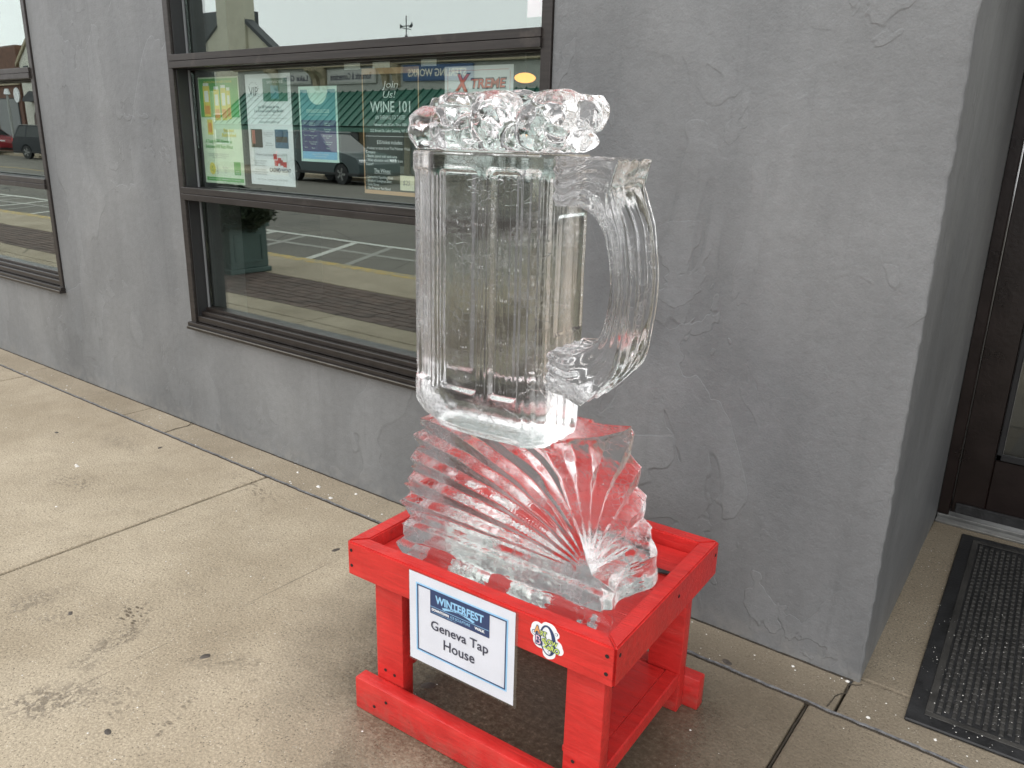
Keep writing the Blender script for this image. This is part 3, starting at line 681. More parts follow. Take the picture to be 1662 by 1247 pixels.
# drawn in millimetres of the page
fx0, fx1, fz0, fz1 = -.122, .122, .032, .200
def frame_(w, mat, y, g_=0.):
    for (a, b_, c, d) in ((fx0-g_, fx1+g_, fz1+g_-w, fz1+g_), (fx0-g_, fx1+g_, fz0-g_, fz0-g_+w), (fx0-g_, fx0-g_+w, fz0-g_+w, fz1+g_-w), (fx1+g_-w, fx1+g_, fz0-g_+w, fz1+g_-w)):
        s_rect('border_print', a, b_, c, d, M[mat], y)
frame_(.0060, 'sky_ink', -.00250, .0035); frame_(.0030, 'navy_ink', -.00285)
s_rect('banner_print', -.084, .078, .1405, .1975, M['navy_ink'], -.00285)
text('WINTERFEST', -.003, -.0033, .180, .132, .020, 'sky_ink', sg, off=.035)
s_rect('rule', -.084, .078, .1580, .1588, M['sky_ink'], -.0032)
b = BM(); pts_t = [(-.045+.01*i, .1665+.008*math.sin(math.pi*i/8)) for i in range(9)]; pts_b = [(p[0], p[1]-.0062) for p in pts_t]
b.prism(pts_t+pts_b[::-1], -.0036, -.0033).prism([(-.050, .160), (-.045, .1625), (-.045, .1665), (-.050, .1655), (-.047, .163)], -.0036, -.0033).prism([(.040, .160), (.035, .1625), (.035, .1665), (.040, .1655), (.037, .163)], -.0036, -.0033)
b.obj('ribbon_print', M['sky_ink'], sg)
text('LAKE GENEVA', -.005, -.0039, .1702, .060, .0034, 'navy_ink', sg, off=.02)
text('DOWNTOWN', -.055, -.0033, .1515, .048, .0068, 'white_ink', sg, off=.05)
text('ICE SCULPTURE', .0005, -.0033, .1515, .054, .0064, 'sky_ink', sg, off=.01)
text('WALK', .053, -.0033, .1515, .027, .0068, 'white_ink', sg, off=.05)
text('LAKE GENEVA, JANUARY 31 - FEBRUARY 4, 2024', -.045, -.0033, .1445, .070, .0034, 'sky_ink', sg)
text('Geneva Tap', -.003, -.0031, .108, .158, .0305, 'black_ink', sg, off=.012)
text('House', -.003, -.0031, .073, .086, .0255, 'black_ink', sg, off=.012)
sg.rotation_euler = (0, 0, TH)

sk = empty('sticker', B0 + Vector((-.153*math.cos(TH), -.153*math.sin(TH), .4225)), TH, 'round edged Art Below Zero sticker in white, navy and lime on the red rail', 'sticker')
def blobpts(cs, n=90):
    """outline of a union of discs seen from the centre"""
    out = []
    for i in range(n):
        t = 2*math.pi*i/n; best = 0
        d = Vector((math.cos(t), math.sin(t)))
        for (x, z, rx) in cs:
            c = Vector((x, z)); pr = c.dot(d); q = rx*rx-(c.length_squared-pr*pr)
            if q > 0 and pr+math.sqrt(q) > best: best = pr+math.sqrt(q)
        out.append(d*best)
    return [(p.x, p.y) for p in out]
CS = [(0, 0, .026), (-.022, .018, .015), (-.027, .010, .012), (-.016, -.008, .016), (.006, .022, .018), (.020, .019, .009), (.024, -.006, .013), (.030, -.013, .010), (.008, -.026, .014), (0, .026, .014), (.004, -.030, .012)]
BM().prism(blobpts(CS), -.0012, -.0002).obj('backing', M['white_ink'], sk)
def ringz(cx, cz, rx, rz, w, mat, y, tilt=0., n=36):
    vs = []; fs = []
    for i in range(n):
        t = 2*math.pi*i/n; k = w*(1+.5*math.cos(t-.4))
        for s_ in (0, 1):
            x = (rx-k*s_)*math.cos(t); z = (rz-k*.6*s_)*math.sin(t)
            vs.append((cx+x*math.cos(tilt)-z*math.sin(tilt), y, cz+x*math.sin(tilt)+z*math.cos(tilt)))
    for i in range(n): a = 2*i; b_ = 2*((i+1) % n); fs.append((a, a+1, b_+1, b_))
    return raw('ring_print', vs, fs, M[mat], sk)
ringz(.003, .0, .019, .034, .006, 'navy_ink', -.0015, .12); ringz(.022, .0215, .0035, .0035, .001, 'navy_ink', -.0015)
text('A', -.022, -.0020, .017, .017, .020, 'navy_ink', sk, off=.12); text('A', -.022, -.0024, .017, .014, .017, 'orange_ink', sk, off=.02)
text('RT', -.007, -.0020, .012, .016, .013, 'navy_ink', sk, off=.12); text('RT', -.007, -.0024, .012, .014, .011, 'lime_ink', sk, off=.02)
text('B', -.019, -.0020, -.006, .016, .024, 'navy_ink', sk, off=.12); text('B', -.019, -.0024, -.006, .012, .020, 'pink_ink', sk)
text('eLOW', .008, -.0020, -.001, .038, .013, 'navy_ink', sk, off=.12, rot=-.05); text('eLOW', .008, -.0024, -.001, .036, .011, 'lime_ink', sk, off=.02, rot=-.05)
text('ZeRO', .012, -.0020, -.014, .040, .014, 'navy_ink', sk, off=.12, rot=-.1); text('ZeRO', .012, -.0024, -.014, .038, .012, 'lime_ink', sk, off=.02, rot=-.1)
ringz(-.028, .008, .007, .006, .002, 'navy_ink', -.0022); ringz(.009, -.024, .0045, .004, .0016, 'navy_ink', -.0022); ringz(-.016, -.011, .008, .007, .0022, 'navy_ink', -.0026)

# ------------------------------------------------------------------ ice sculpture
ic = empty('ice_sculpture', B0, TH, 'clear ice sculpture of a foaming beer mug on a fan carved block', 'sculpture')
def vnoise(P, sc, seed=0.):
    out = np.empty(len(P))
    for i, p in enumerate(P): out[i] = mnoise.noise(Vector((p[0]*sc+seed, p[1]*sc+seed*.7, p[2]*sc-seed)))
    return out
def sm(x, a, b): t = np.clip((x-a)/(b-a), 0, 1); return t*t*(3-2*t)
def build_grid_closed(rings, name, mat, parent):
    """rings: array (M,N,3) of closed loops; fan caps on both ends"""
    Mr, Nr = rings.shape[:2]; vs = rings.reshape(-1, 3); idx = np.arange(Mr*Nr).reshape(Mr, Nr)
    a = idx[:-1]; b = idx[1:]; q = np.stack([a, np.roll(a, -1, 1), np.roll(b, -1, 1), b], -1).reshape(-1, 4)
    # caps: concentric shrinking loops keep the quads regular
    V = [vs]; Q = [q]; base = len(vs)
    for end, loop, src in ((0, rings[0], idx[0]), (1, rings[-1], idx[-1])):
        c = loop.mean(0); prev = src
        for f in (.85, .6, .35, .12):
            new = c+(loop-c)*f; ids = np.arange(base, base+Nr); base += Nr; V.append(new)
            w = np.stack([prev, np.roll(prev, -1), np.roll(ids, -1), ids], -1); Q.append(w[:, ::-1] if end == 0 else w); prev = ids
        V.append(c[None]); ci = base; base += 1
        tri = np.stack([prev, np.roll(prev, -1), np.full(Nr, ci), np.full(Nr, ci)], -1); Q.append(tri[:, ::-1] if end == 0 else tri)
    V = np.concatenate(V); Q = np.concatenate(Q)
    faces = [tuple(dict.fromkeys(f)) for f in Q.tolist()]
    o = raw(name, V, faces, mat, parent, True)
    bm = bmesh.new(); bm.from_mesh(o.data); bmesh.ops.recalc_face_normals(bm, faces=bm.faces); bm.to_mesh(o.data); bm.free()
    return o

# mug body --------------------------------------------------------
plan = [(-.616, .270), (-.616, .150), (-.606, .127), (-.535, .104), (-.450, .092), (-.362, .093), (-.298, .100), (-.262, .136), (-.257, .150), (-.258, .262), (-.266, .283), (-.290, .295), (-.440, .306), (-.590, .296)]
def densify(P, n, rad=.006):
    P = [np.array(p) for p in P]; m = len(P); segs = []
    for i in range(m):
        a, b_ = P[i], P[(i+1) % m]; segs.append((a, b_, np.linalg.norm(b_-a)))
    tot = sum(s_[2] for s_ in segs); out = []; 
    for a, b_, l in segs:
        k = max(2, int(round(n*l/tot)))
        for i in range(k): out.append(a+(b_-a)*i/k)
    return np.array(out)
LP = densify(plan, 460); NL = len(LP)
# light smoothing rounds the arrises
for _ in range(3): LP = (np.roll(LP, 1, 0)+2*LP+np.roll(LP, -1, 0))/4
tan = np.roll(LP, -1, 0)-np.roll(LP, 1, 0); nrm2 = np.stack([tan[:, 1], -tan[:, 0]], 1); nrm2 /= np.linalg.norm(nrm2, axis=1)[:, None]
ctr = LP.mean(0); sgn = np.sign(((LP-ctr)*nrm2).sum(1)); nrm2 *= sgn[:, None]
Z0, Z1 = .7655, 1.3535; MZ = 250
zz = Z0+(Z1-Z0)*(np.linspace(0, 1, MZ))
rings = np.empty((MZ, NL, 3))
panels_front = [(-.608, -.548), (-.512, -.410), (-.378, -.312)]
panels_back = [(-.600, -.525), (-.495, -.405), (-.375, -.300)]
def rr_mask(s_, z, a, b_, z0, z1, r, soft):
    cx_, cz_ = (a+b_)/2, (z0+z1)/2; hx, hz = (b_-a)/2-r, (z1-z0)/2-r
    dx = np.maximum(np.abs(s_-cx_)-hx, 0); dz = np.maximum(np.abs(z-cz_)-hz, 0)
    d = np.sqrt(dx*dx+dz*dz)-r
    return 1-sm(d, -soft, soft*.3)
for j, z in enumerate(zz):
    q = LP.copy(); s_ = q[:, 0]
    fr = (q[:, 1] < .165) & (nrm2[:, 1] < -.3); bk = nrm2[:, 1] > .3; rt = nrm2[:, 0] > .6; lf = nrm2[:, 0] < -.6
    d = np.zeros(NL)
    for a, b_ in panels_front: d -= fr*(.0135*rr_mask(s_, z, a, b_, .862, 1.318, .012, .0042))
    for a, b_ in panels_back: d -= bk*(.0120*rr_mask(s_, z, a, b_, .862, 1.318, .012, .005))
    d -= rt*.004*rr_mask(q[:, 1], z, .15, .26, 1.00, 1.24, .01, .006)
    d -= (fr | bk)*.0022*np.abs(np.sin((s_+.616)*math.pi/.0155))*(1-sm(np.array(z), 1.30, 1.32))*sm(np.array(z), .85, .87)*(~((s_ > -.512) & (s_ < -.410)))
    d += .0012*np.array([mnoise.noise(Vector((s_[i]*55, q[i, 1]*55, z*2.2))) for i in range(NL)])*(.6+(.9+2.6*float(z < .93))*(rt | lf))
    d += .0016*np.array([mnoise.noise(Vector((s_[i]*9+4, q[i, 1]*9, z*7))) for i in range(NL)])
    ch = 0.
    if z < .785: ch = (1-sm(np.array(z), Z0, .785))
    k_ = (.010*(fr | bk)*sm(-s_, .275, .33)+.002)*ch
    # the lower left corner is carved away in a curve
    cut = .055*(1-sm(np.array(z), Z0-.01, .815))
    left = sm(-s_, .50, .616)
    q = q+nrm2*(d-k_)[:, None]
    q[:, 0] += cut*left*.9
    top = sm(np.array(z), Z1-.006, Z1)*.003
    q -= nrm2*top
    rings[j, :, 0] = q[:, 0]; rings[j, :, 1] = q[:, 1]; rings[j, :, 2] = z
build_grid_closed(rings, 'mug_body', M['ice_body'], ic)

# handle ----------------------------------------------------------
inner = np.array([(-.2565, 1.262), (-.235, 1.262), (-.205, 1.262), (-.175, 1.252), (-.150, 1.222), (-.134, 1.175), (-.127, 1.12), (-.129, 1.07), (-.140, 1.030), (-.160, 1.002), (-.190, .985), (-.225, .979), (-.2565, .976)])
outer = np.array([(-.2565, 1.349), (-.225, 1.349), (-.170, 1.348), (-.126, 1.347), (-.137, 1.300), (-.108, 1.225), (-.094, 1.13), (-.094, 1.06), (-.102, .985), (-.116, .945), (-.176, .880), (-.215, .892), (-.2565, .896)])
def resample(P, n, k=8):
    d = np.r_[0, np.cumsum(np.linalg.norm(np.diff(P, axis=0), axis=1))]; d /= d[-1]
    return P, d
def cr_interp(P, n):
    m = len(P)-1; out = []
    for i in range(n):
        t = i/(n-1)*m; k = min(int(t), m-1); u = t-k
        p0, p1, p2, p3 = P[max(k-1, 0)], P[k], P[k+1], P[min(k+2, m)]
        out.append(.5*((2*p1)+(-p0+p2)*u+(2*p0-5*p1+4*p2-p3)*u*u+(-p0+3*p1-3*p2+p3)*u**3))
    return np.array(out)
NV = 260; IN = cr_interp(inner, NV); OUT = .35*cr_interp(outer, NV)+.65*np.stack([np.interp(np.linspace(0, 12, NV), np.arange(13), outer[:, k]) for k in (0, 1)], 1)
prof = []
nf, nt = 46, 34
T0, T1 = .128, .272
for i in range(nf): prof.append((i/nf, 0, 'f'))
for i in range(nt): prof.append((1, i/nt, 'o'))
for i in range(nf): prof.append((1-i/nf, 1, 'b'))
for i in range(nt): prof.append((0, 1-i/nt, 'i'))
rings = np.empty((NV, len(prof), 3))
for j in range(NV):
    v = j/(NV-1); a, b_ = IN[j], OUT[j]; wd = np.linalg.norm(b_-a)
    att = max(1-sm(np.array(v), .0, .30), sm(np.array(v), .78, 1.0))     # the wavy attachments
    for k, (u, tt, sd_) in enumerate(prof):
        p = a+(b_-a)*u; t = T0+(T1-T0)*tt
        wav = 1.0*math.sin(2*math.pi*(u*3.6+.35*math.sin(v*26)+.1))*.0052*att
        flu = .0018*math.cos(2*math.pi*u*3)*(1-att)
        if sd_ == 'f': t += wav+flu
        if sd_ == 'b': t -= wav*.7+flu
        e_ = b_-a; e_ = e_/max(wd, 1e-5)
        if sd_ in 'oi':
            kk = .0026*math.cos(2*math.pi*tt*4.0)*(1-.4*att)+.002*mnoise.noise(Vector((v*9, tt*6, u*3)))
            p = p+e_*(kk if sd_ == 'o' else -kk)
        # round the four long edges
        cu = min(u, 1-u)*wd; ct = min(tt, 1-tt)*(T1-T0); r_ = .007
        if sd_ in 'fb' and cu < r_: t += (r_-math.sqrt(max(r_*r_-(r_-cu)**2, 0)))*(1 if sd_ == 'f' else -1)*.8
        t += .0015*mnoise.noise(Vector((p[0]*30, p[1]*30, tt)))
        rings[j, k] = (p[0], t, p[1])
build_grid_closed(rings, 'handle', M['ice_handle'], ic)

# foam ------------------------------------------------------------
def ev_mod(name, bm, mods, mat, parent):
    me = bpy.data.meshes.new('tmp'); bm.to_mesh(me); bm.free(); o = bpy.data.objects.new('tmp', me); COL.objects.link(o)
    for typ, kw in mods:
        m_ = o.modifiers.new(typ, typ)
        for k, v in kw.items(): setattr(m_, k, v)
    dg = bpy.context.evaluated_depsgraph_get(); nm = bpy.data.meshes.new_from_object(o.evaluated_get(dg)); bpy.data.objects.remove(o)
    nm.name = name; nm.materials.clear()
    return link(name, nm, mat, parent, True)
fb = bmesh.new()
def torus(bm, c, R, r, nrm, squash=(1, 1, 1), a0=0., a1=2*math.pi):
    q = Vector(nrm).to_track_quat('Z', 'Y').to_matrix(); N1, N2 = 28, 12; grid = []
    full = a1-a0 > 6.2
    for i in range(N1 if full else N1+1):
        t = a0+(a1-a0)*i/N1; row = []
        for k in range(N2):
            p = 2*math.pi*k/N2; x = (R+r*math.cos(p))*math.cos(t); y = (R+r*math.cos(p))*math.sin(t); z = r*math.sin(p)*1.2
            v = q @ Vector((x, y, z)); row.append(bm.verts.new((c[0]+v.x*squash[0], c[1]+v.y*squash[1], c[2]+v.z*squash[2])))
        grid.append(row)
    n = len(grid)
    for i in range(n if full else n-1):
        for k in range(N2): bm.faces.new((grid[i][k], grid[(i+1) % n][k], grid[(i+1) % n][(k+1) % N2], grid[i][(k+1) % N2]))
    if not full: bm.faces.new(grid[0][::-1]); bm.faces.new(grid[-1])
def ball(bm, c, r, sq=(1, 1, 1)):
    q = bmesh.ops.create_icosphere(bm, subdivisions=3, radius=r)
    for v in q['verts']: v.co = Vector((c[0]+v.co.x*sq[0], c[1]+v.co.y*sq[1], c[2]+v.co.z*sq[2]))
vw = Vector((.65, -.75, .05))       # the swirls face the pavement side
def swirl(c, R, tall=1., n=vw, th=.50):
    n = Vector(n).normalized(); c = Vector(c)
    ball(fb, c-n*R*.40, R*.95, (1, 1, tall)); torus(fb, c, R*(1-th*.5), R*th*.5, n, (1, 1, tall))
    torus(fb, c+n*R*.10, R*.34, R*.17, n, (1, 1, tall), .4, 5.0)
def front_pt(px, py, t):            # a point of the plane t=const, seen at (px,py) of the photograph's frame, worked out once here
    c = Vector((.553, -1.188, 1.375)); cr_, sr_ = math.cos(-TH), math.sin(-TH)
    d = rr*((px-831)/F_PX)-uu*((py-623.5)/F_PX)+fw; d = Vector((d.x*cr_-d.y*sr_, d.x*sr_+d.y*cr_, d.z)); k = (t-c.y)/d.y
    return c+d*k
foams = [(698, 208, .120, .044, 1.05), (716, 222, .14, .026, .8), (745, 170, .19, .044, .95), (764, 214, .115, .034, 1.0), (808, 192, .125, .054, 1.2), (848, 156, .22, .036, 1.0), (872, 208, .115, .040, 1.15), (908, 180, .14, .052, 1.05), (888, 152, .24, .030, .9), (948, 188, .17, .036, 1.1), (960, 184, .22, .036, 1.05), (838, 222, .12, .026, 1.0), (782, 156, .24, .036, .9), (728, 200, .16, .034, 1.0), (930, 215, .15, .030, .8)]
for i, (px, py, t, R, tall) in enumerate(foams):
    n = (vw.x+rnd.uniform(-.35, .35), vw.y, vw.z+rnd.uniform(-.3, .4)); swirl(front_pt(px, py, t), R, tall, n)
q = bmesh.ops.create_cube(fb, size=1)
for v in q['verts']: v.co = Vector((-.440+v.co.x*.33*(.86 if v.co.z > 0 else 1.0), .225+v.co.y*.13, 1.405+v.co.z*.07))
for (px, py, t, R) in [(720, 160, .27, .028), (770, 155, .30, .034), (820, 150, .30, .036), (870, 150, .31, .032), (915, 165, .30, .034), (955, 180, .29, .028), (735, 190, .25, .034)]:
    p = front_pt(px, py, t); p.z = min(p.z, 1.445); ball(fb, p, R*1.1, (1.1, 1, .85))
q = bmesh.ops.create_cube(fb, size=1)
for v in q['verts']: v.co = Vector((-.435+v.co.x*.325*(1.04 if v.co.z > 0 else .95), .20+v.co.y*.17, 1.376+v.co.z*.038))
for px in (690, 735, 790, 845, 900, 945): p = front_pt(px, 236, .15); ball(fb, (p.x, p.y, 1.379), .022, (1.5, 1, .85))
foam = ev_mod('foam', fb, [('REMESH', dict(mode='VOXEL', voxel_size=.0032)), ('SMOOTH', dict(factor=.5, iterations=5))], M['ice_foam'], ic)
nv = len(foam.data.vertices); co = np.empty(nv*3); foam.data.vertices.foreach_get('co', co); co = co.reshape(-1, 3)
dn = np.array([(mnoise.noise(Vector(p)*42), mnoise.noise(Vector(p)*42+Vector((9, 3, 1))), mnoise.noise(Vector(p)*42+Vector((2, 8, 5)))) for p in co])
rad = np.array([mnoise.voronoi(Vector(p)*46)[0][0] for p in co]); ctr_ = co.mean(0); dv = co-ctr_; dv /= np.linalg.norm(dv, axis=1)[:, None]
co += dn*.0040+dv*(rad-.35)[:, None]*.0045
hi = 1.462; co[:, 2] = np.where(co[:, 2] > hi, hi+(co[:, 2]-hi)*.35, co[:, 2]); lo = 1.3560; co[:, 2] = np.where(co[:, 2] < lo, lo+(co[:, 2]-lo)*.02, co[:, 2])
foam.data.vertices.foreach_set('co', co.ravel()); foam.data.update()

# fan carved base -------------------------------------------------
def warped_box(name, nx, ny, nz, fn, mat, parent):
    key = {}; V = []
    def vid(i, j, k):
        if (i, j, k) not in key: key[(i, j, k)] = len(V); V.append((i/nx, j/ny, k/nz))
        return key[(i, j, k)]
    Fc = []
    for j in range(ny):
        for k in range(nz):
            for i in (0, nx):
                f = (vid(i, j, k), vid(i, j+1, k), vid(i, j+1, k+1), vid(i, j, k+1)); Fc.append(f if i else f[::-1])
    for i in range(nx):
        for k in range(nz):
            for j in (0, ny):
                f = (vid(i, j, k), vid(i+1, j, k), vid(i+1, j, k+1), vid(i, j, k+1)); Fc.append(f[::-1] if j else f)
    for i in range(nx):
        for j in range(ny):
            for k in (0, nz):
                f = (vid(i, j, k), vid(i+1, j, k), vid(i+1, j+1, k), vid(i, j+1, k)); Fc.append(f if k else f[::-1])
    P = fn(np.array(V)); return raw(name, P, Fc, mat, parent, True)
BZ0, BZ1 = .4300, .7635
FS, FZ = -.118, .560
def saw(x, w=.30):
    f = x-np.floor(x); return np.where(f < 1-w, f/(1-w), (1-f)/w)
def base_fn(Q):
    a, b_, h = Q[:, 0], Q[:, 1], Q[:, 2]; z = BZ0+(BZ1-BZ0)*h; wob = np.array([mnoise.noise(Vector((x*4, y*4, q*7))) for x, y, q in Q])
    zl = np.array([.43, .447, .478, .50, .545, .579, .623, .66, .696, .74, .764]); sl = np.array([-.638, -.645, -.655, -.640, -.650, -.642, -.630, -.622, -.614, -.604, -.592])
    left = np.interp(z, zl, sl)
    left = left+.020*(1-saw((z-.43)/.044+.25*np.sin(b_*5)*.3+.10*wob, .35))*(z < .74)+.004+.022*(1-sm(z, .49, .56))*(1-b_)
    # right side
    up = sm(z, .512, .535)
    fr_ = np.interp(z, [.535, .60, .70, .764], [-.118, -.150, -.215, -.300]); bk_ = np.interp(z, [.535, .56, .66, .764], [-.120, -.128, -.155, -.180])
    ru = fr_+(bk_-fr_)*sm(b_, 0, .95)
    rl = -.062-.030*b_+.006*np.sin(b_*11)-.012*np.exp(-((z-.468)/.006)**2)
    right = rl+(ru-rl)*up
    s_ = left+(right-left)*a
    # front
    tf = np.interp(z, [.43, .462, .466, .503, .509, .54, .764], [.070, .072, .082, .085, .104, .106, .124])+.035*sm(s_, -.36, -.20)*sm(z, .66, .76)
    tb = .372-.012*h+.02*sm(s_, -.3, -.15)
    t = tf+(tb-tf)*b_
    # radiating fan ribs on the front face
    ds, dz = FS-s_, z-(FZ-.028); r = np.sqrt(ds*ds+dz*dz); th = np.arctan2(dz, ds)         # 0 = towards the left
    ph = (th*1.0+.95*r/.5*np.sin(np.clip(th, 0, 1.6)*1.2))/math.radians(13.)+.3+.07*wob
    rib = saw(ph, .20)
    A = .029*sm(r, .03, .20)*sm(z, .507, .53)*(1-b_)**2*sm(th, -.02, .02)
    t = t+A*(1-rib)-.3*A
    low = (1-sm(z, .500, .512))*(1-b_)**2; t = t+low*(.004*sm(z, .455, .462)*1.0+.003*np.sin(s_*23))
    # fins on the right face, fanning out of the same point
    dt = t-.10; dz2 = z-.545; th2 = np.arctan2(dz2, dt+.001); r2 = np.sqrt(dt*dt+dz2*dz2)
    fin = saw(th2/math.radians(14.)+.15*wob, .30)
    s_ = s_+.024*sm(r2, .02, .14)*(fin-.6)*a**4*up*(1-sm(z, .745, .76))
    s_ = s_+(1-up)*a**4*(.018*np.sin(b_*7.5+2.2+z*14)-.020*(1-sm(np.abs(z-.474), .002, .012)))
    # shallow dish and facets on top
    top = sm(h, .93, 1.); z = z-top*(.012*sm(s_, -.32, -.2)*(1-b_)+.006*np.sin(s_*19)**2*b_*(s_ > -.27))
    ct_ = np.array([mnoise.noise(Vector((x*13, y*10, 3.3)))+.5*mnoise.noise(Vector((x*34, y*26, 8.3)))+.35*mnoise.noise(Vector((x*90, y*70, 1.3))) for x, y in zip(s_, t)])
    z = np.where(h < 1e-6, .4296+.0030*(ct_-.05), z)      # the melting underside touches the wet tray only in patches
    P = np.stack([s_, t, z], 1)
    n = np.array([(mnoise.noise(Vector(p)*28), mnoise.noise(Vector(p)*28+Vector((7, 1, 3))), 0) for p in P])
    n2 = np.array([(mnoise.noise(Vector(p)*90), mnoise.noise(Vector(p)*90+Vector((7, 1, 3))), 0) for p in P])
    P += n*.0014+n2*.0004
    return P
warped_box('carved_base', 230, 96, 150, base_fn, M['ice_base'], ic)

# frosted fracture planes frozen inside the block and the mug
def fracture(c, nrm, R, seed, mat):
    q = Vector(nrm).to_track_quat('Z', 'Y').to_matrix(); vs = [tuple(c)]; fs = []; n, m = 22, 5
    for k in range(1, m+1):
        for i in range(n):
            t = 2*math.pi*i/n; rad = R*k/m*(1+.5*mnoise.noise(Vector((math.cos(t)*1.7+seed, math.sin(t)*1.7, seed))))
            v = q @ Vector((rad*math.cos(t), rad*.5*math.sin(t), .006*mnoise.noise(Vector((rad*60, t, seed))))); vs.append((c[0]+v.x, c[1]+v.y, c[2]+v.z))
    for i in range(n): fs.append((0, 1+i, 1+(i+1) % n))
    for k in range(m-1):
        for i in range(n): a = 1+k*n+i; b2 = 1+k*n+(i+1) % n; fs.append((a, b2, b2+n, a+n))
    return raw('frost_fracture', vs, fs, mat, ic, True)
def frostm(k_):
    N = NT('internal_frost'); P = N.obj()
    tr = N.n('ShaderNodeBsdfTranslucent'); tr.inputs[0].default_value = (.92, .94, .96, 1); df = N.bsdf((.88, .9, .92), .7)
    tp = N.n('ShaderNodeBsdfTransparent'); f = N.math('MULTIPLY', N.ramp(N.noise(P, 60, 7, .75),   .48, .66), k_)
    return N.done(N.mixsh(f, tp.outputs[0], N.mixsh(.5, tr.outputs[0], df)))
M['frost'] = frostm(.8)
M['wisp'] = frostm(.30)
M['bubble'] = plain('air_bubble_white', (.80, .82, .84), .2, .05)
for i, (x, y, z, R) in enumerate([(-.50, .16, .52, .05), (-.34, .15, .50, .07), (-.20, .18, .47, .06), (-.14, .15, .545, .045), (-.13, .26, .55, .05), (-.26, .2, .60, .05), (-.42, .22, .60, .045), (-.12, .22, .47, .04), (-.55, .2, .50, .04), (-.46, .24, .66, .05), (-.3, .25, .67, .04)]):
    fracture((x, y, z), (rnd.uniform(-.4, .4), rnd.uniform(-1, 0), rnd.uniform(.2, 1)), R, i*3.3, M['frost'])

for i, (x, y, z, R) in enumerate([(-.46, .20, 1.12, .055), (-.38, .21, .96, .05), (-.52, .21, .90, .05), (-.33, .20, 1.22, .04), (-.42, .2, .81, .07)]):
    fracture((x, y, z), (rnd.uniform(.3, .8), -1, rnd.uniform(-.2, .2)), R, 40+i*2.7, M['wisp'])
# trapped bubbles
bb = bmesh.new()
for k in range(150):
    c_ = (rnd.gauss(-.44, .07), rnd.uniform(.13, .27), rnd.uniform(.80, 1.32)) if k % 3 else (rnd.uniform(-.55, -.2), rnd.uniform(.14, .3), rnd.uniform(.45, .68))
    if k % 3 and not (-.59 < c_[0] < -.29): continue
    r_b = rnd.choice([.0007, .0010, .0013, .0017]); q = bmesh.ops.create_icosphere(bb, subdivisions=1, radius=r_b)
    for v in q['verts']: v.co = Vector((c_[0]+v.co.x, c_[1]+v.co.y, c_[2]+v.co.z*1.8))
me_b = bpy.data.meshes.new('air_bubbles'); bb.to_mesh(me_b); bb.free(); ab = link('air_bubbles', me_b, M['bubble'], ic, True); ab['kind'] = 'stuff'

# ------------------------------------------------------------------ rubber mat
mat_ = empty('door_mat', (-.196, -.084, .0045), .045, 'black rubber doormat with small raised brick pattern before the dark door', 'mat')
MW, MLn, bd = .92, 1.24, .052
BM().box(0, MW, 0, MLn, -.004, .0055, .003).obj('mat_base', M['rubber'], mat_, True)
b = BM()
for (x0, x1, y0, y1) in ((.012, MW-.012, .012, bd), (.012, MW-.012, MLn-bd, MLn-.012), (.012, bd*.8, bd, MLn-bd), (MW-bd*.8, MW-.012, bd, MLn-bd)): pass
b.box(.040, MW-.04, .040, .058, .0056, .0085, .001).box(.040, MW-.04, MLn-.058, MLn-.040, .0056, .0085, .001).box(.040, .058, .0585, MLn-.0585, .0056, .0085, .001).box(MW-.058, MW-.04, .0585, MLn-.0585, .0056, .0085, .001)
b.obj('inner_border', M['rubber_dusty'], mat_, True)
vs2 = []; fs2 = []
cw, chh, gp = .0110, .0215, .0062
i = 0; y = .066; row = 0
x = .064
while x < MW-.07:
    y = .066+(.015 if i % 2 else 0)+.0
    while y < MLn-.09:
        b0 = len(vs2); z1 = .0088+.0008*rnd.random()
        for (xx, yy, z_) in ((x, y, .0056), (x+cw, y, .0056), (x+cw, y+chh, .0056), (x, y+chh, .0056), (x+.0018, y+.0018, z1), (x+cw-.0018, y+.0018, z1), (x+cw-.0018, y+chh-.0018, z1), (x+.0018, y+chh-.0018, z1)): vs2.append((xx, yy, z_))
        for f in ((4, 5, 6, 7), (0, 1, 5, 4), (1, 2, 6, 5), (2, 3, 7, 6), (3, 0, 4, 7)): fs2.append(tuple(b0+k for k in f))
        y += chh+gp
    x += cw+gp; i += 1
nub = raw('raised_nubs', vs2, fs2, M['rubber_dusty'], mat_); nub['kind'] = 'stuff'
vs.clear(); fs.clear()
for k in range(260): crumb(rnd.gauss(.0+.17, .13) % .8, abs(rnd.gauss(.30, .22)) % 1.1, rnd.choice([.0009, .0013, .002]), .0085)
g2 = raw('mat_grit', vs, fs, M['white_chip'], mat_); g2['kind'] = 'stuff'

# ------------------------------------------------------------------ the street, seen mirrored in the glass
pav = tag(empty('brick_paving'), kind='structure')
vs3 = []; fs3 = []
BM().box(-40, 25, -2.95, -2.025, -.1, -.012).obj('sand_joint', M['joint'], pav)
y = -2.94; r_ = 0
while y < -2.04:
    x = -26+(.05 if r_ % 2 else 0)
    while x < 3:
        b0 = len(vs3); z1 = -.002+rnd.uniform(-.0015, .0015)
        for (xx, yy, z_) in ((x, y, -.012), (x+.205, y, -.012), (x+.205, y+.095, -.012), (x, y+.095, -.012), (x+.004, y+.004, z1), (x+.201, y+.004, z1), (x+.201, y+.091, z1), (x+.004, y+.091, z1)): vs3.append((xx, yy, z_))
        for f in ((4, 5, 6, 7), (0, 1, 5, 4), (1, 2, 6, 5), (2, 3, 7, 6), (3, 0, 4, 7)): fs3.append(tuple(b0+k for k in f))
        x += .215
    y += .103; r_ += 1
pb = raw('paving_bricks', vs3, fs3, plain('brown_paver', (.13, .090, .075), .85, .35, 5, .4, 60), pav); pb['kind'] = 'stuff'
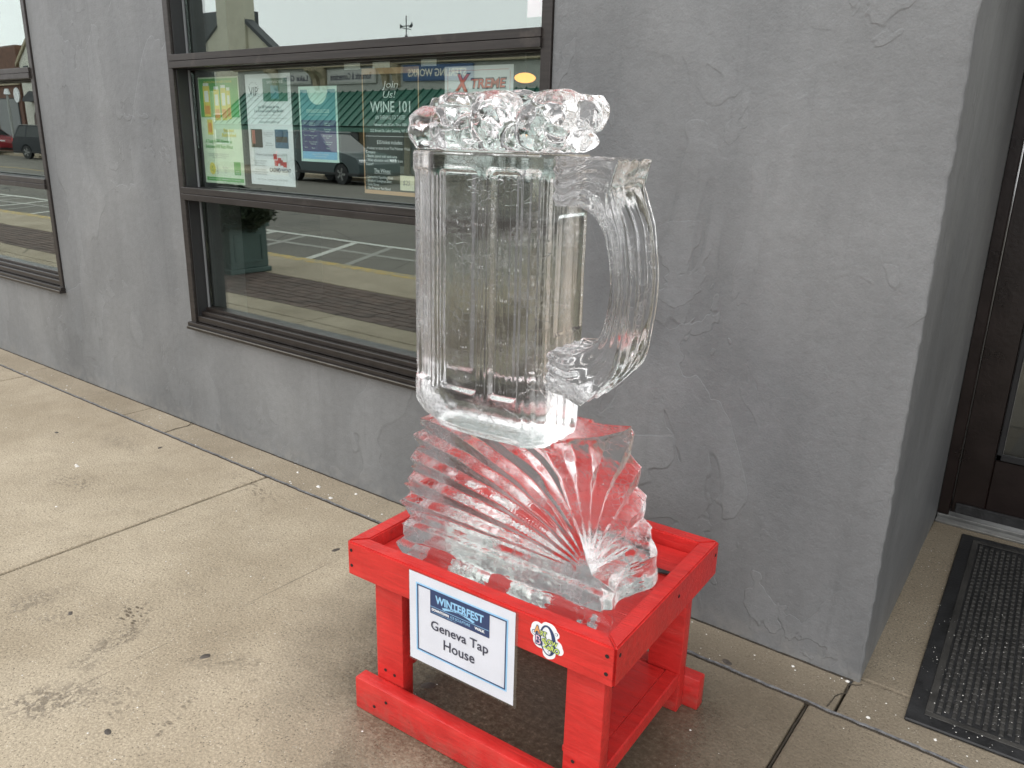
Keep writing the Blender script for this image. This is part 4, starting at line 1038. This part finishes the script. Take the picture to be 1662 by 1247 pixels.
strip = BM().box(-40, 25, -3.72, -2.955, -.2, -.001, .004).obj('kerb_walk', M['far_concrete'], walk)
kerb = tag(empty('kerb'), kind='structure')
def yel():
    N = NT('worn_yellow_paint'); f = N.ramp(N.noise(N.P(), 9, 6, .7), .40, .58)
    return N.done(N.bsdf(N.mix(f, (.30, .27, .20), (.56, .38, .09)), .7))
BM().box(-40, 25, -3.90, -3.724, -.3, .0, .012, 2).obj('kerb_stone', yel(), kerb)
def asphalt():
    N = NT('old_asphalt'); P = N.P(); a = N.noise(P, .5, 5, .6); c = N.mix(N.ramp(a, .3, .7), (.11, .10, .085), (.165, .15, .125))
    c = N.mul(c, N.ramp(N.noise(P, 90, 3), .3, .7, .75, 1.25))
    cr = N.ramp(N.vor(N.scale(P, (1, .6, 1)), 1.1, 'DISTANCE_TO_EDGE'), .012, 0, 0, 1); cr = N.math('MULTIPLY', cr, N.ramp(N.noise(P, .7, 2), .42, .5))
    c = N.mix(cr, c, (.03, .028, .025)); return N.done(N.bsdf(c, .8, N.bump(N.noise(P, 120, 3), .3, .004)))
M['asphalt'] = asphalt()
def RZ(y): return -.12
road = BM().quad([(-90, -3.902, -.12), (60, -3.902, -.12), (60, -19.5, RZ(-19.5)), (-90, -19.5, RZ(-19.5))]).obj('road', M['asphalt']); tag(road, kind='structure')
def line(name, x0, y0, x1, y1, w, mat, dz=.004):
    d = Vector((x1-x0, y1-y0)); d.normalize(); n = Vector((-d.y, d.x))*w/2
    pts = [(x0+n.x, y0+n.y), (x1+n.x, y1+n.y), (x1-n.x, y1-n.y), (x0-n.x, y0-n.y)]
    o = BM().quad([(p[0], p[1], RZ(p[1])+dz) for p in pts]).obj(name, mat, road); return o
def worn(name, col, k):
    N = NT(name); f = N.ramp(N.noise(N.P(), 7, 6, .75), k, k+.12); return N.done(N.mixsh(f, N.n('ShaderNodeBsdfTransparent').outputs[0], N.bsdf(col, .75)))
wl, wl2, yl = worn('white_line_paint', (.55, .55, .50), -.1), worn('ghost_line_paint', (.30, .29, .26), .25), worn('yellow_line_paint', (.5, .36, .1), .36)
MAINY = -6.0
line('painted_line', -60, MAINY, -1, MAINY+.0, .13, wl)
for k in range(-12, 7):
    x = -8.04+k*1.95; line('painted_line', x, -4.06, x-.95*1.0, MAINY+.06, .12, wl, .0045) if k != 99 else None
    line('ghost_line', x+.75, -4.06, x-.2, MAINY+.06, .10, wl2)
line('ghost_line', -60, MAINY+.75, -1, MAINY+.75, .12, wl2, .003)
line('yellow_line', -90, -12.0, 60, -12.0, .12, yl)
fw_walk = BM().box(-90, 60, -24, -18.35, -.6, RZ(-20)+.13, .01).obj('far_sidewalk', M['far_concrete']); tag(fw_walk, kind='structure')
ZS = RZ(-20)+.13

# planter
pt = empty('planter', (-7.36, -2.80, 0), 0, 'dark green square planter box with a leafy evergreen on the pavement edge', 'planter')
pm = plain('dark_green_planter_paint', (.065, .11, .10), .5, .15)
b = BM(); hw = .34
b.box(-hw, hw, -hw, hw, .07, .66, .008); b.obj('box', pm, pt, True)
BM().box(-hw-.03, hw+.03, -hw-.03, hw+.03, 0, .069, .008).obj('plinth', pm, pt, True)
BM().box(-hw-.035, hw+.035, -hw-.035, hw+.035, .661, .72, .01).obj('rim', pm, pt, True)
for sgn_ in (-1, 1):
    b = BM()
    for (a, c, d, f_) in ((-.26, .26, .54, .575), (-.26, .26, .15, .185), (-.26, -.225, .186, .539), (.225, .26, .186, .539)): b.box(a, c, sgn_*hw-.012, sgn_*hw+.012, d, f_, .003)
    b.obj('panel_moulding', pm, pt, True)
    b = BM()
    for (a, c, d, f_) in ((-.26, .26, .54, .575), (-.26, .26, .15, .185), (-.26, -.225, .186, .539), (.225, .26, .186, .539)): b.box(sgn_*hw-.012, sgn_*hw+.012, a, c, d, f_, .003)
    b.obj('panel_moulding', pm, pt, True)
def foliage(name, cx_, cy_, cz_, R, n, mat, parent, sq=.75, leaf=.035):
    V = []; Fq = []
    for i in range(n):
        d = Vector((rnd.gauss(0, 1), rnd.gauss(0, 1), rnd.gauss(0, 1))).normalized(); r = R*(rnd.random()**.4)*(1+.25*mnoise.noise(d*2.5))
        p = Vector((cx_, cy_, cz_))+Vector((d.x*r, d.y*r, d.z*r*sq)); u = Vector((rnd.gauss(0, 1), rnd.gauss(0, 1), rnd.gauss(0, 1))).normalized(); v = u.orthogonal().normalized(); s_ = leaf*rnd.uniform(.6, 1.3); b0 = len(V)
        V += [p-u*s_, p+v*s_*.35, p+u*s_, p-v*s_*.35]; Fq.append((b0, b0+1, b0+2, b0+3))
    o = raw(name, V, Fq, mat, parent); return o
foliage('foliage', 0, 0, .88, .62, 8000, plain('evergreen_leaf', (.035, .055, .028), .6, .5, 20), pt, .62, .055)
pt.scale = (.66, .66, .70)

# shops across the street (fronts face +y; the glass mirrors them)
def seg_windows(b_parent, xs, z0, z1, y, fmat, gmat, name='window'):
    for (a, c) in xs:
        f = BM().box(a, c, y, y+.06, z0, z1, .0).obj(name, fmat, b_parent); BM().box(a+.07, c-.07, y+.061, y+.066, z0+.07, z1-.07).obj('pane', gmat, f)
darkglass = plain('far_dark_glass', (.03, .035, .035), .08, .2); cream = plain('cream_render', (.50, .48, .38), .8, .08, 3); trimm = plain('tan_trim', (.36, .31, .21), .7, .1); slate = plain('dark_slate', (.055, .06, .065), .7, .2)
signgrey = plain('grey_fascia', (.40, .42, .38), .7, .08)
YF = -22.35
sh = empty('shop_row', (-24, YF-4, ZS), 0, 'shop row across the street with long green metal awning, mirrored in the glass', 'building')
def LX_(x): return x+24
b = BM().box(LX_(-35), LX_(-6), -4, 4, 0, 4.25).obj('wall', signgrey, sh)
BM().box(LX_(-35.1), LX_(-5.9), 4.001, 4.2, 4.18, 4.45, .02).obj('cornice', trimm, sh)
seg_windows(sh, [(LX_(-34+i*2.6), LX_(-34+i*2.6+2.2)) for i in range(11)], .3, 1.95, 4.0, plain('dark_shop_frame', (.05, .05, .045), .5), darkglass)
for i in range(12): BM().box(LX_(-34.35+i*2.6), LX_(-34.35+i*2.6+.3), 4.0, 4.10, 0, 2.1, .01).obj('pier', trimm, sh)
for (x, r0_) in ((-32.2, 0), (-29.4, 0), (-28.9, 0), (-25.1, 0), (-24.5, 0)):
    pts = [(4.0, 3.3), (4.0, 4.17), (4.65, 4.17), (4.60, 4.05), (4.38, 3.95), (4.2, 3.75), (4.12, 3.4)]
    BM().prism(pts, LX_(x), LX_(x)+.28, 'YZ').obj('bracket', trimm, sh)
aw = BM().prism([(4.02, 3.16), (4.02, 3.21), (5.80, 1.83), (5.80, 1.77)], LX_(-34.6), LX_(-7), 'YZ').prism([(5.76, 1.60), (5.80, 1.60), (5.80, 1.82), (5.76, 1.82)], LX_(-34.6), LX_(-7), 'YZ')
aw = aw.obj('awning', plain('green_metal', (.050, .155, .115), .45, .12, 2), sh)
b = BM()
for i in range(60):
    x = LX_(-34.5)+i*.46; b.prism([(4.02, 3.211), (4.02, 3.27), (5.81, 1.885), (5.81, 1.836)], x, x+.04, 'YZ')
sm_ = b.obj('seam_rib', plain('dark_green_metal', (.02, .10, .07), .5, .1), aw); 
def far_sign(x0, x1, z0, z1, bm_, fm_, body, col):
    s_ = BM().box(LX_(x0), LX_(x1), 4.001, 4.10, z0, z1, .0).obj('signboard', fm_, sh); BM().box(LX_(x0)+.06, LX_(x1)-.06, 4.101, 4.112, z0+.06, z1-.06).obj('board_face', bm_, s_)
    text(body, LX_((x0+x1)/2), 4.12, (z0+z1)/2, (x1-x0)*.84, (z1-z0)*.48, col, s_, flip=True, off=.02)
far_sign(-28.5, -25.5, 3.52, 4.10, flat('grey_board', (.42, .43, .40)), signgrey, 'Romantic & Connections', 'black_ink')
far_sign(-24.0, -20.4, 3.53, 4.12, flat('blue_board', (.05, .11, .22)), flat('blue_board', (.05, .11, .22)), 'STERLING WORKS', 'cream_ink')
far_sign(-31.6, -29.6, 3.55, 4.05, flat('grey_board', (.42, .43, .40)), signgrey, 'Lake Gifts', 'black_ink')

gh = empty('gabled_house', (-37.0, -23.6, ZS), 0, 'cream gabled house with tall chimney, mirrored in the top pane', 'building')
def gable_house(e, wdt, dep, ez, pz, wm, rm):
    BM().prism([(-wdt/2, 0), (wdt/2, 0), (wdt/2, ez), (0, pz), (-wdt/2, ez)], -dep, 0).obj('wall', wm, e)
    for s__ in (-1, 1):
        BM().prism([(0, pz+.02), (s__*(wdt/2+.35), ez-.35*(pz-ez)/(wdt/2)+.02), (s__*(wdt/2+.35), ez-.35*(pz-ez)/(wdt/2)+.22), (0, pz+.24)], -dep-.05, .12).obj('roof', rm, e)
gable_house(gh, 10.4, .35, 3.9, 7.25, cream, slate)
BM().prism([(-14, 0), (-14, 7.5), (-1.2, 7.5), (-1.2, 0)], -2.5, -1.3).obj('rear_wing', slate, gh)
BM().box(-1.0, 1.2, -.5, .16, 2.5, 12.6, .02).obj('chimney', cream, gh)
seg_windows(gh, [(-4.2, -3.2), (-2.6, -1.6), (1.6, 2.6)], 3.4, 4.6, .0, plain('white_frame', (.6, .6, .56), .6), darkglass)
seg_windows(gh, [(-4.2, -3.0), (-2.0, -.8), (2.6, 3.8)], .9, 2.4, .0, M['paper'], darkglass)

wh = empty('white_gable_house', (-47.2, -19.9, ZS), 0, 'white gabled house with arched doorway, mirrored in the left window', 'building')
gable_house(wh, 9.8, 2, 5.0, 8.2, plain('white_render', (.62, .61, .54), .8, .06), trimm)
seg_windows(wh, [(-4.3, -3.7), (-3.4, -2.8), (-1.0, -.3)], 3.9, 4.8, .0, slate, darkglass)
pts = [(-3.0+.9*math.cos(a), 1.7+.9*math.sin(a)) for a in [math.pi*i/12 for i in range(13)]]
BM().prism([(-2.1, 0)]+pts+[(-3.9, 0)], .0, .05).obj('door', plain('dark_arch_door', (.07, .035, .025), .5), wh)
BM().prism([(-4.0, 3.0), (-3.0, 3.4), (-2.0, 3.0), (-2.0, 2.85), (-4.0, 2.85)], .0, .5).obj('hood', slate, wh)
bh = empty('brick_shop', (-60.2, -20.0, ZS), 0, 'dark brick shop with round white clock sign, mirrored in the left window', 'building')
BM().box(-9, 7.5, -7, 0, 0, 6.0).obj('wall', plain('red_brown_brick', (.16, .085, .06), .85, .3, 3), bh)
seg_windows(bh, [(-8, -4.5), (-4, -.5), (0, 3.4), (4, 7)], .5, 3.1, .0, slate, darkglass)
BM().box(-9.1, 7.6, .001, .16, 3.8, 4.1, .02).obj('cornice', trimm, bh); BM().cyl((7.0, .06, 3.25), .42, .08, 'Y', 28).obj('clock_sign', M['white_ink'], bh)

# street lamp post beside the cars
lp = empty('lamp_post', (-51.6, -18.7, ZS), 0, 'slim grey lamp post at the far kerb, mirrored in the left window', 'lamp post')
BM().cyl((0, 0, 1.6), .07, 3.2).cyl((0, 0, .2), .14, .4).obj('post', plain('pale_post', (.35, .36, .35), .5), lp); BM().cyl((0, 0, 3.35), .18, .3, 'Z', 12, .10).obj('lantern', M['white_ink'], lp)

# cupola and weather vane on the shop roof
cu_ = empty('cupola', (-27.0, YF-3.2, ZS+4.26), 0, 'pale hazy cupola roof with weather vane above the shops, in the top pane', 'cupola')
BM().prism([(-1.8, 0), (1.8, 0), (0, 1.25)], -1.2, 1.2).obj('roof', plain('pale_zinc', (.45, .47, .47), .7), cu_)
b = BM().cyl((0, 0, 1.75), .025, 1.1, 'Z', 8).box(-.38, .38, -.015, .015, 1.85, 1.89).box(-.015, .015, -.3, .3, 1.75, 1.78).prism([(-.38, 1.78), (-.38, 1.98), (-.2, 1.87)], -.01, .01).prism([(.16, 1.80), (.36, 2.02), (.40, 1.86), (.3, 1.78)], -.01, .01)
b.cyl((0, 0, 1.42), .07, .12, 'Z', 10); b.obj('weather_vane', slate, cu_)

# parked cars
def car(name, loc, rz, col, label, long=4.7):
    c = empty(name, loc, rz, label, 'car', 'cars parked across the street'); hw = .93
    pm_ = plain(name+'_paint', col, .22, .05, 2); L2 = long/2
    body = [(-L2, .42), (-L2+.02, .78), (-L2+.12, 1.02), (-L2+.35, 1.10), (L2-1.55, 1.08), (L2-.75, 1.02), (L2-.18, .88), (L2-.02, .68), (L2, .42)]
    under = []
    for wx in (L2-.92, -L2+.95):
        for i in range(9): a = math.pi*i/8; under.append((wx+.40*math.cos(a), .33+.40*math.sin(a)*1.0 if i not in (0, 8) else .30))
    bpts = body+[(L2-.10, .28)]+under[:9]+under[9:]+[(-L2+.10, .28)]
    BM().prism(bpts, -hw, hw, 'XZ').obj('body', pm_, c)
    cab_b = [(-L2+.10, 1.06), (L2-1.45, 1.07)]; cab_t = [(-L2+.42, 1.62), (L2-2.25, 1.64)]
    def cabin(i0, zt0, nm, m_, inset, grow):
        v = []
        for (x, z, yy) in ((cab_b[0][0]-grow, cab_b[0][1], hw-.06), (cab_b[1][0]+grow, cab_b[1][1], hw-.06), (cab_t[1][0]+grow, cab_t[1][1], hw-.22), (cab_t[0][0]-grow, cab_t[0][1], hw-.22)):
            v += [(x, -yy-inset, z), (x, yy+inset, z)]
        f = [(0, 2, 4, 6), (1, 7, 5, 3), (0, 1, 3, 2), (2, 3, 5, 4), (4, 5, 7, 6), (6, 7, 1, 0)]
        return raw(nm, v, f, m_, c)
    cabin(0, 0, 'greenhouse', darkglass, 0, 0)
    BM().box(cab_t[0][0]-.02, cab_t[1][0]+.02, -hw+.21, hw-.21, 1.62, 1.68, .02).obj('roof', pm_, c)
    for s__ in (-1, 1):
        b = BM()
        for (xb, xt) in ((-L2+.14, -L2+.44), (-L2+.95, -L2+1.0), (-.05, -.1), (L2-1.48, L2-2.27)):
            y0_, y1_ = s__*(hw-.055), s__*(hw-.21)
            b.bm.faces.new([b.bm.verts.new(p) for p in ((xb-.05, y0_, 1.06), (xb+.05, y0_, 1.06), (xt+.05, y1_, 1.64), (xt-.05, y1_, 1.64))])
        b.obj('pillar', pm_, c)
        BM().box(-L2+.5, L2-2.2, s__*(hw-.2)-.012, s__*(hw-.2)+.012, 1.685, 1.71).obj('roof_rail', M['alu'], c)
        for wx in (L2-.92, -L2+.95):
            w_ = BM().cyl((wx, s__*(hw-.11), .335), .335, .22, 'Y', 28).obj('wheel', M['rubber'], c, True)
            b = BM().cyl((wx, s__*(hw+.003), .335), .22, .012, 'Y', 24); b.obj('rim', M['gasket'], w_)
            b = BM()
            for k in range(5):
                a = 2*math.pi*k/5; px_, pz_ = math.cos(a), math.sin(a); y_ = s__*(hw+.014)
                q_ = [(wx+px_*.03-pz_*.03, .335+pz_*.03+px_*.03), (wx+px_*.21-pz_*.035, .335+pz_*.21+px_*.035), (wx+px_*.21+pz_*.035, .335+pz_*.21-px_*.035), (wx+px_*.03+pz_*.03, .335+pz_*.03-px_*.03)]
                b.prism(q_, y_, y_+s__*.006)
            b.obj('spokes', M['alu'], w_)
        BM().box(L2-.35, L2-.06, s__*(hw-.22)-.14, s__*(hw-.22)+.14, .72, .83, .03).obj('headlight', M['white_ink'], c); BM().box(-L2-.005, -L2+.2, s__*(hw-.13)-.12, s__*(hw-.13)+.12, .80, .98, .02).obj('tail_light', M['red_ink'], c)
    BM().box(-L2-.01, L2+.01, -hw-.01, hw+.01, .30, .40, .02).obj('sill_trim', M['gasket'], c)
    return c
car('grey_suv', (-22.35, -17.27, RZ(-18.5)), 0, (.06, .085, .09), 'slate grey hatchback parked before the green awning, mirrored in the window', 4.4)
car('black_suv', (-45.3, -18.5, RZ(-17.9)), -.4, (.012, .016, .02), 'black sport utility car mirrored at the right of the left window')
car('red_car', (-54.4, -18.3, RZ(-18.2)), -.3, (.26, .02, .03), 'dark red car behind the black one, mirrored in the left window')
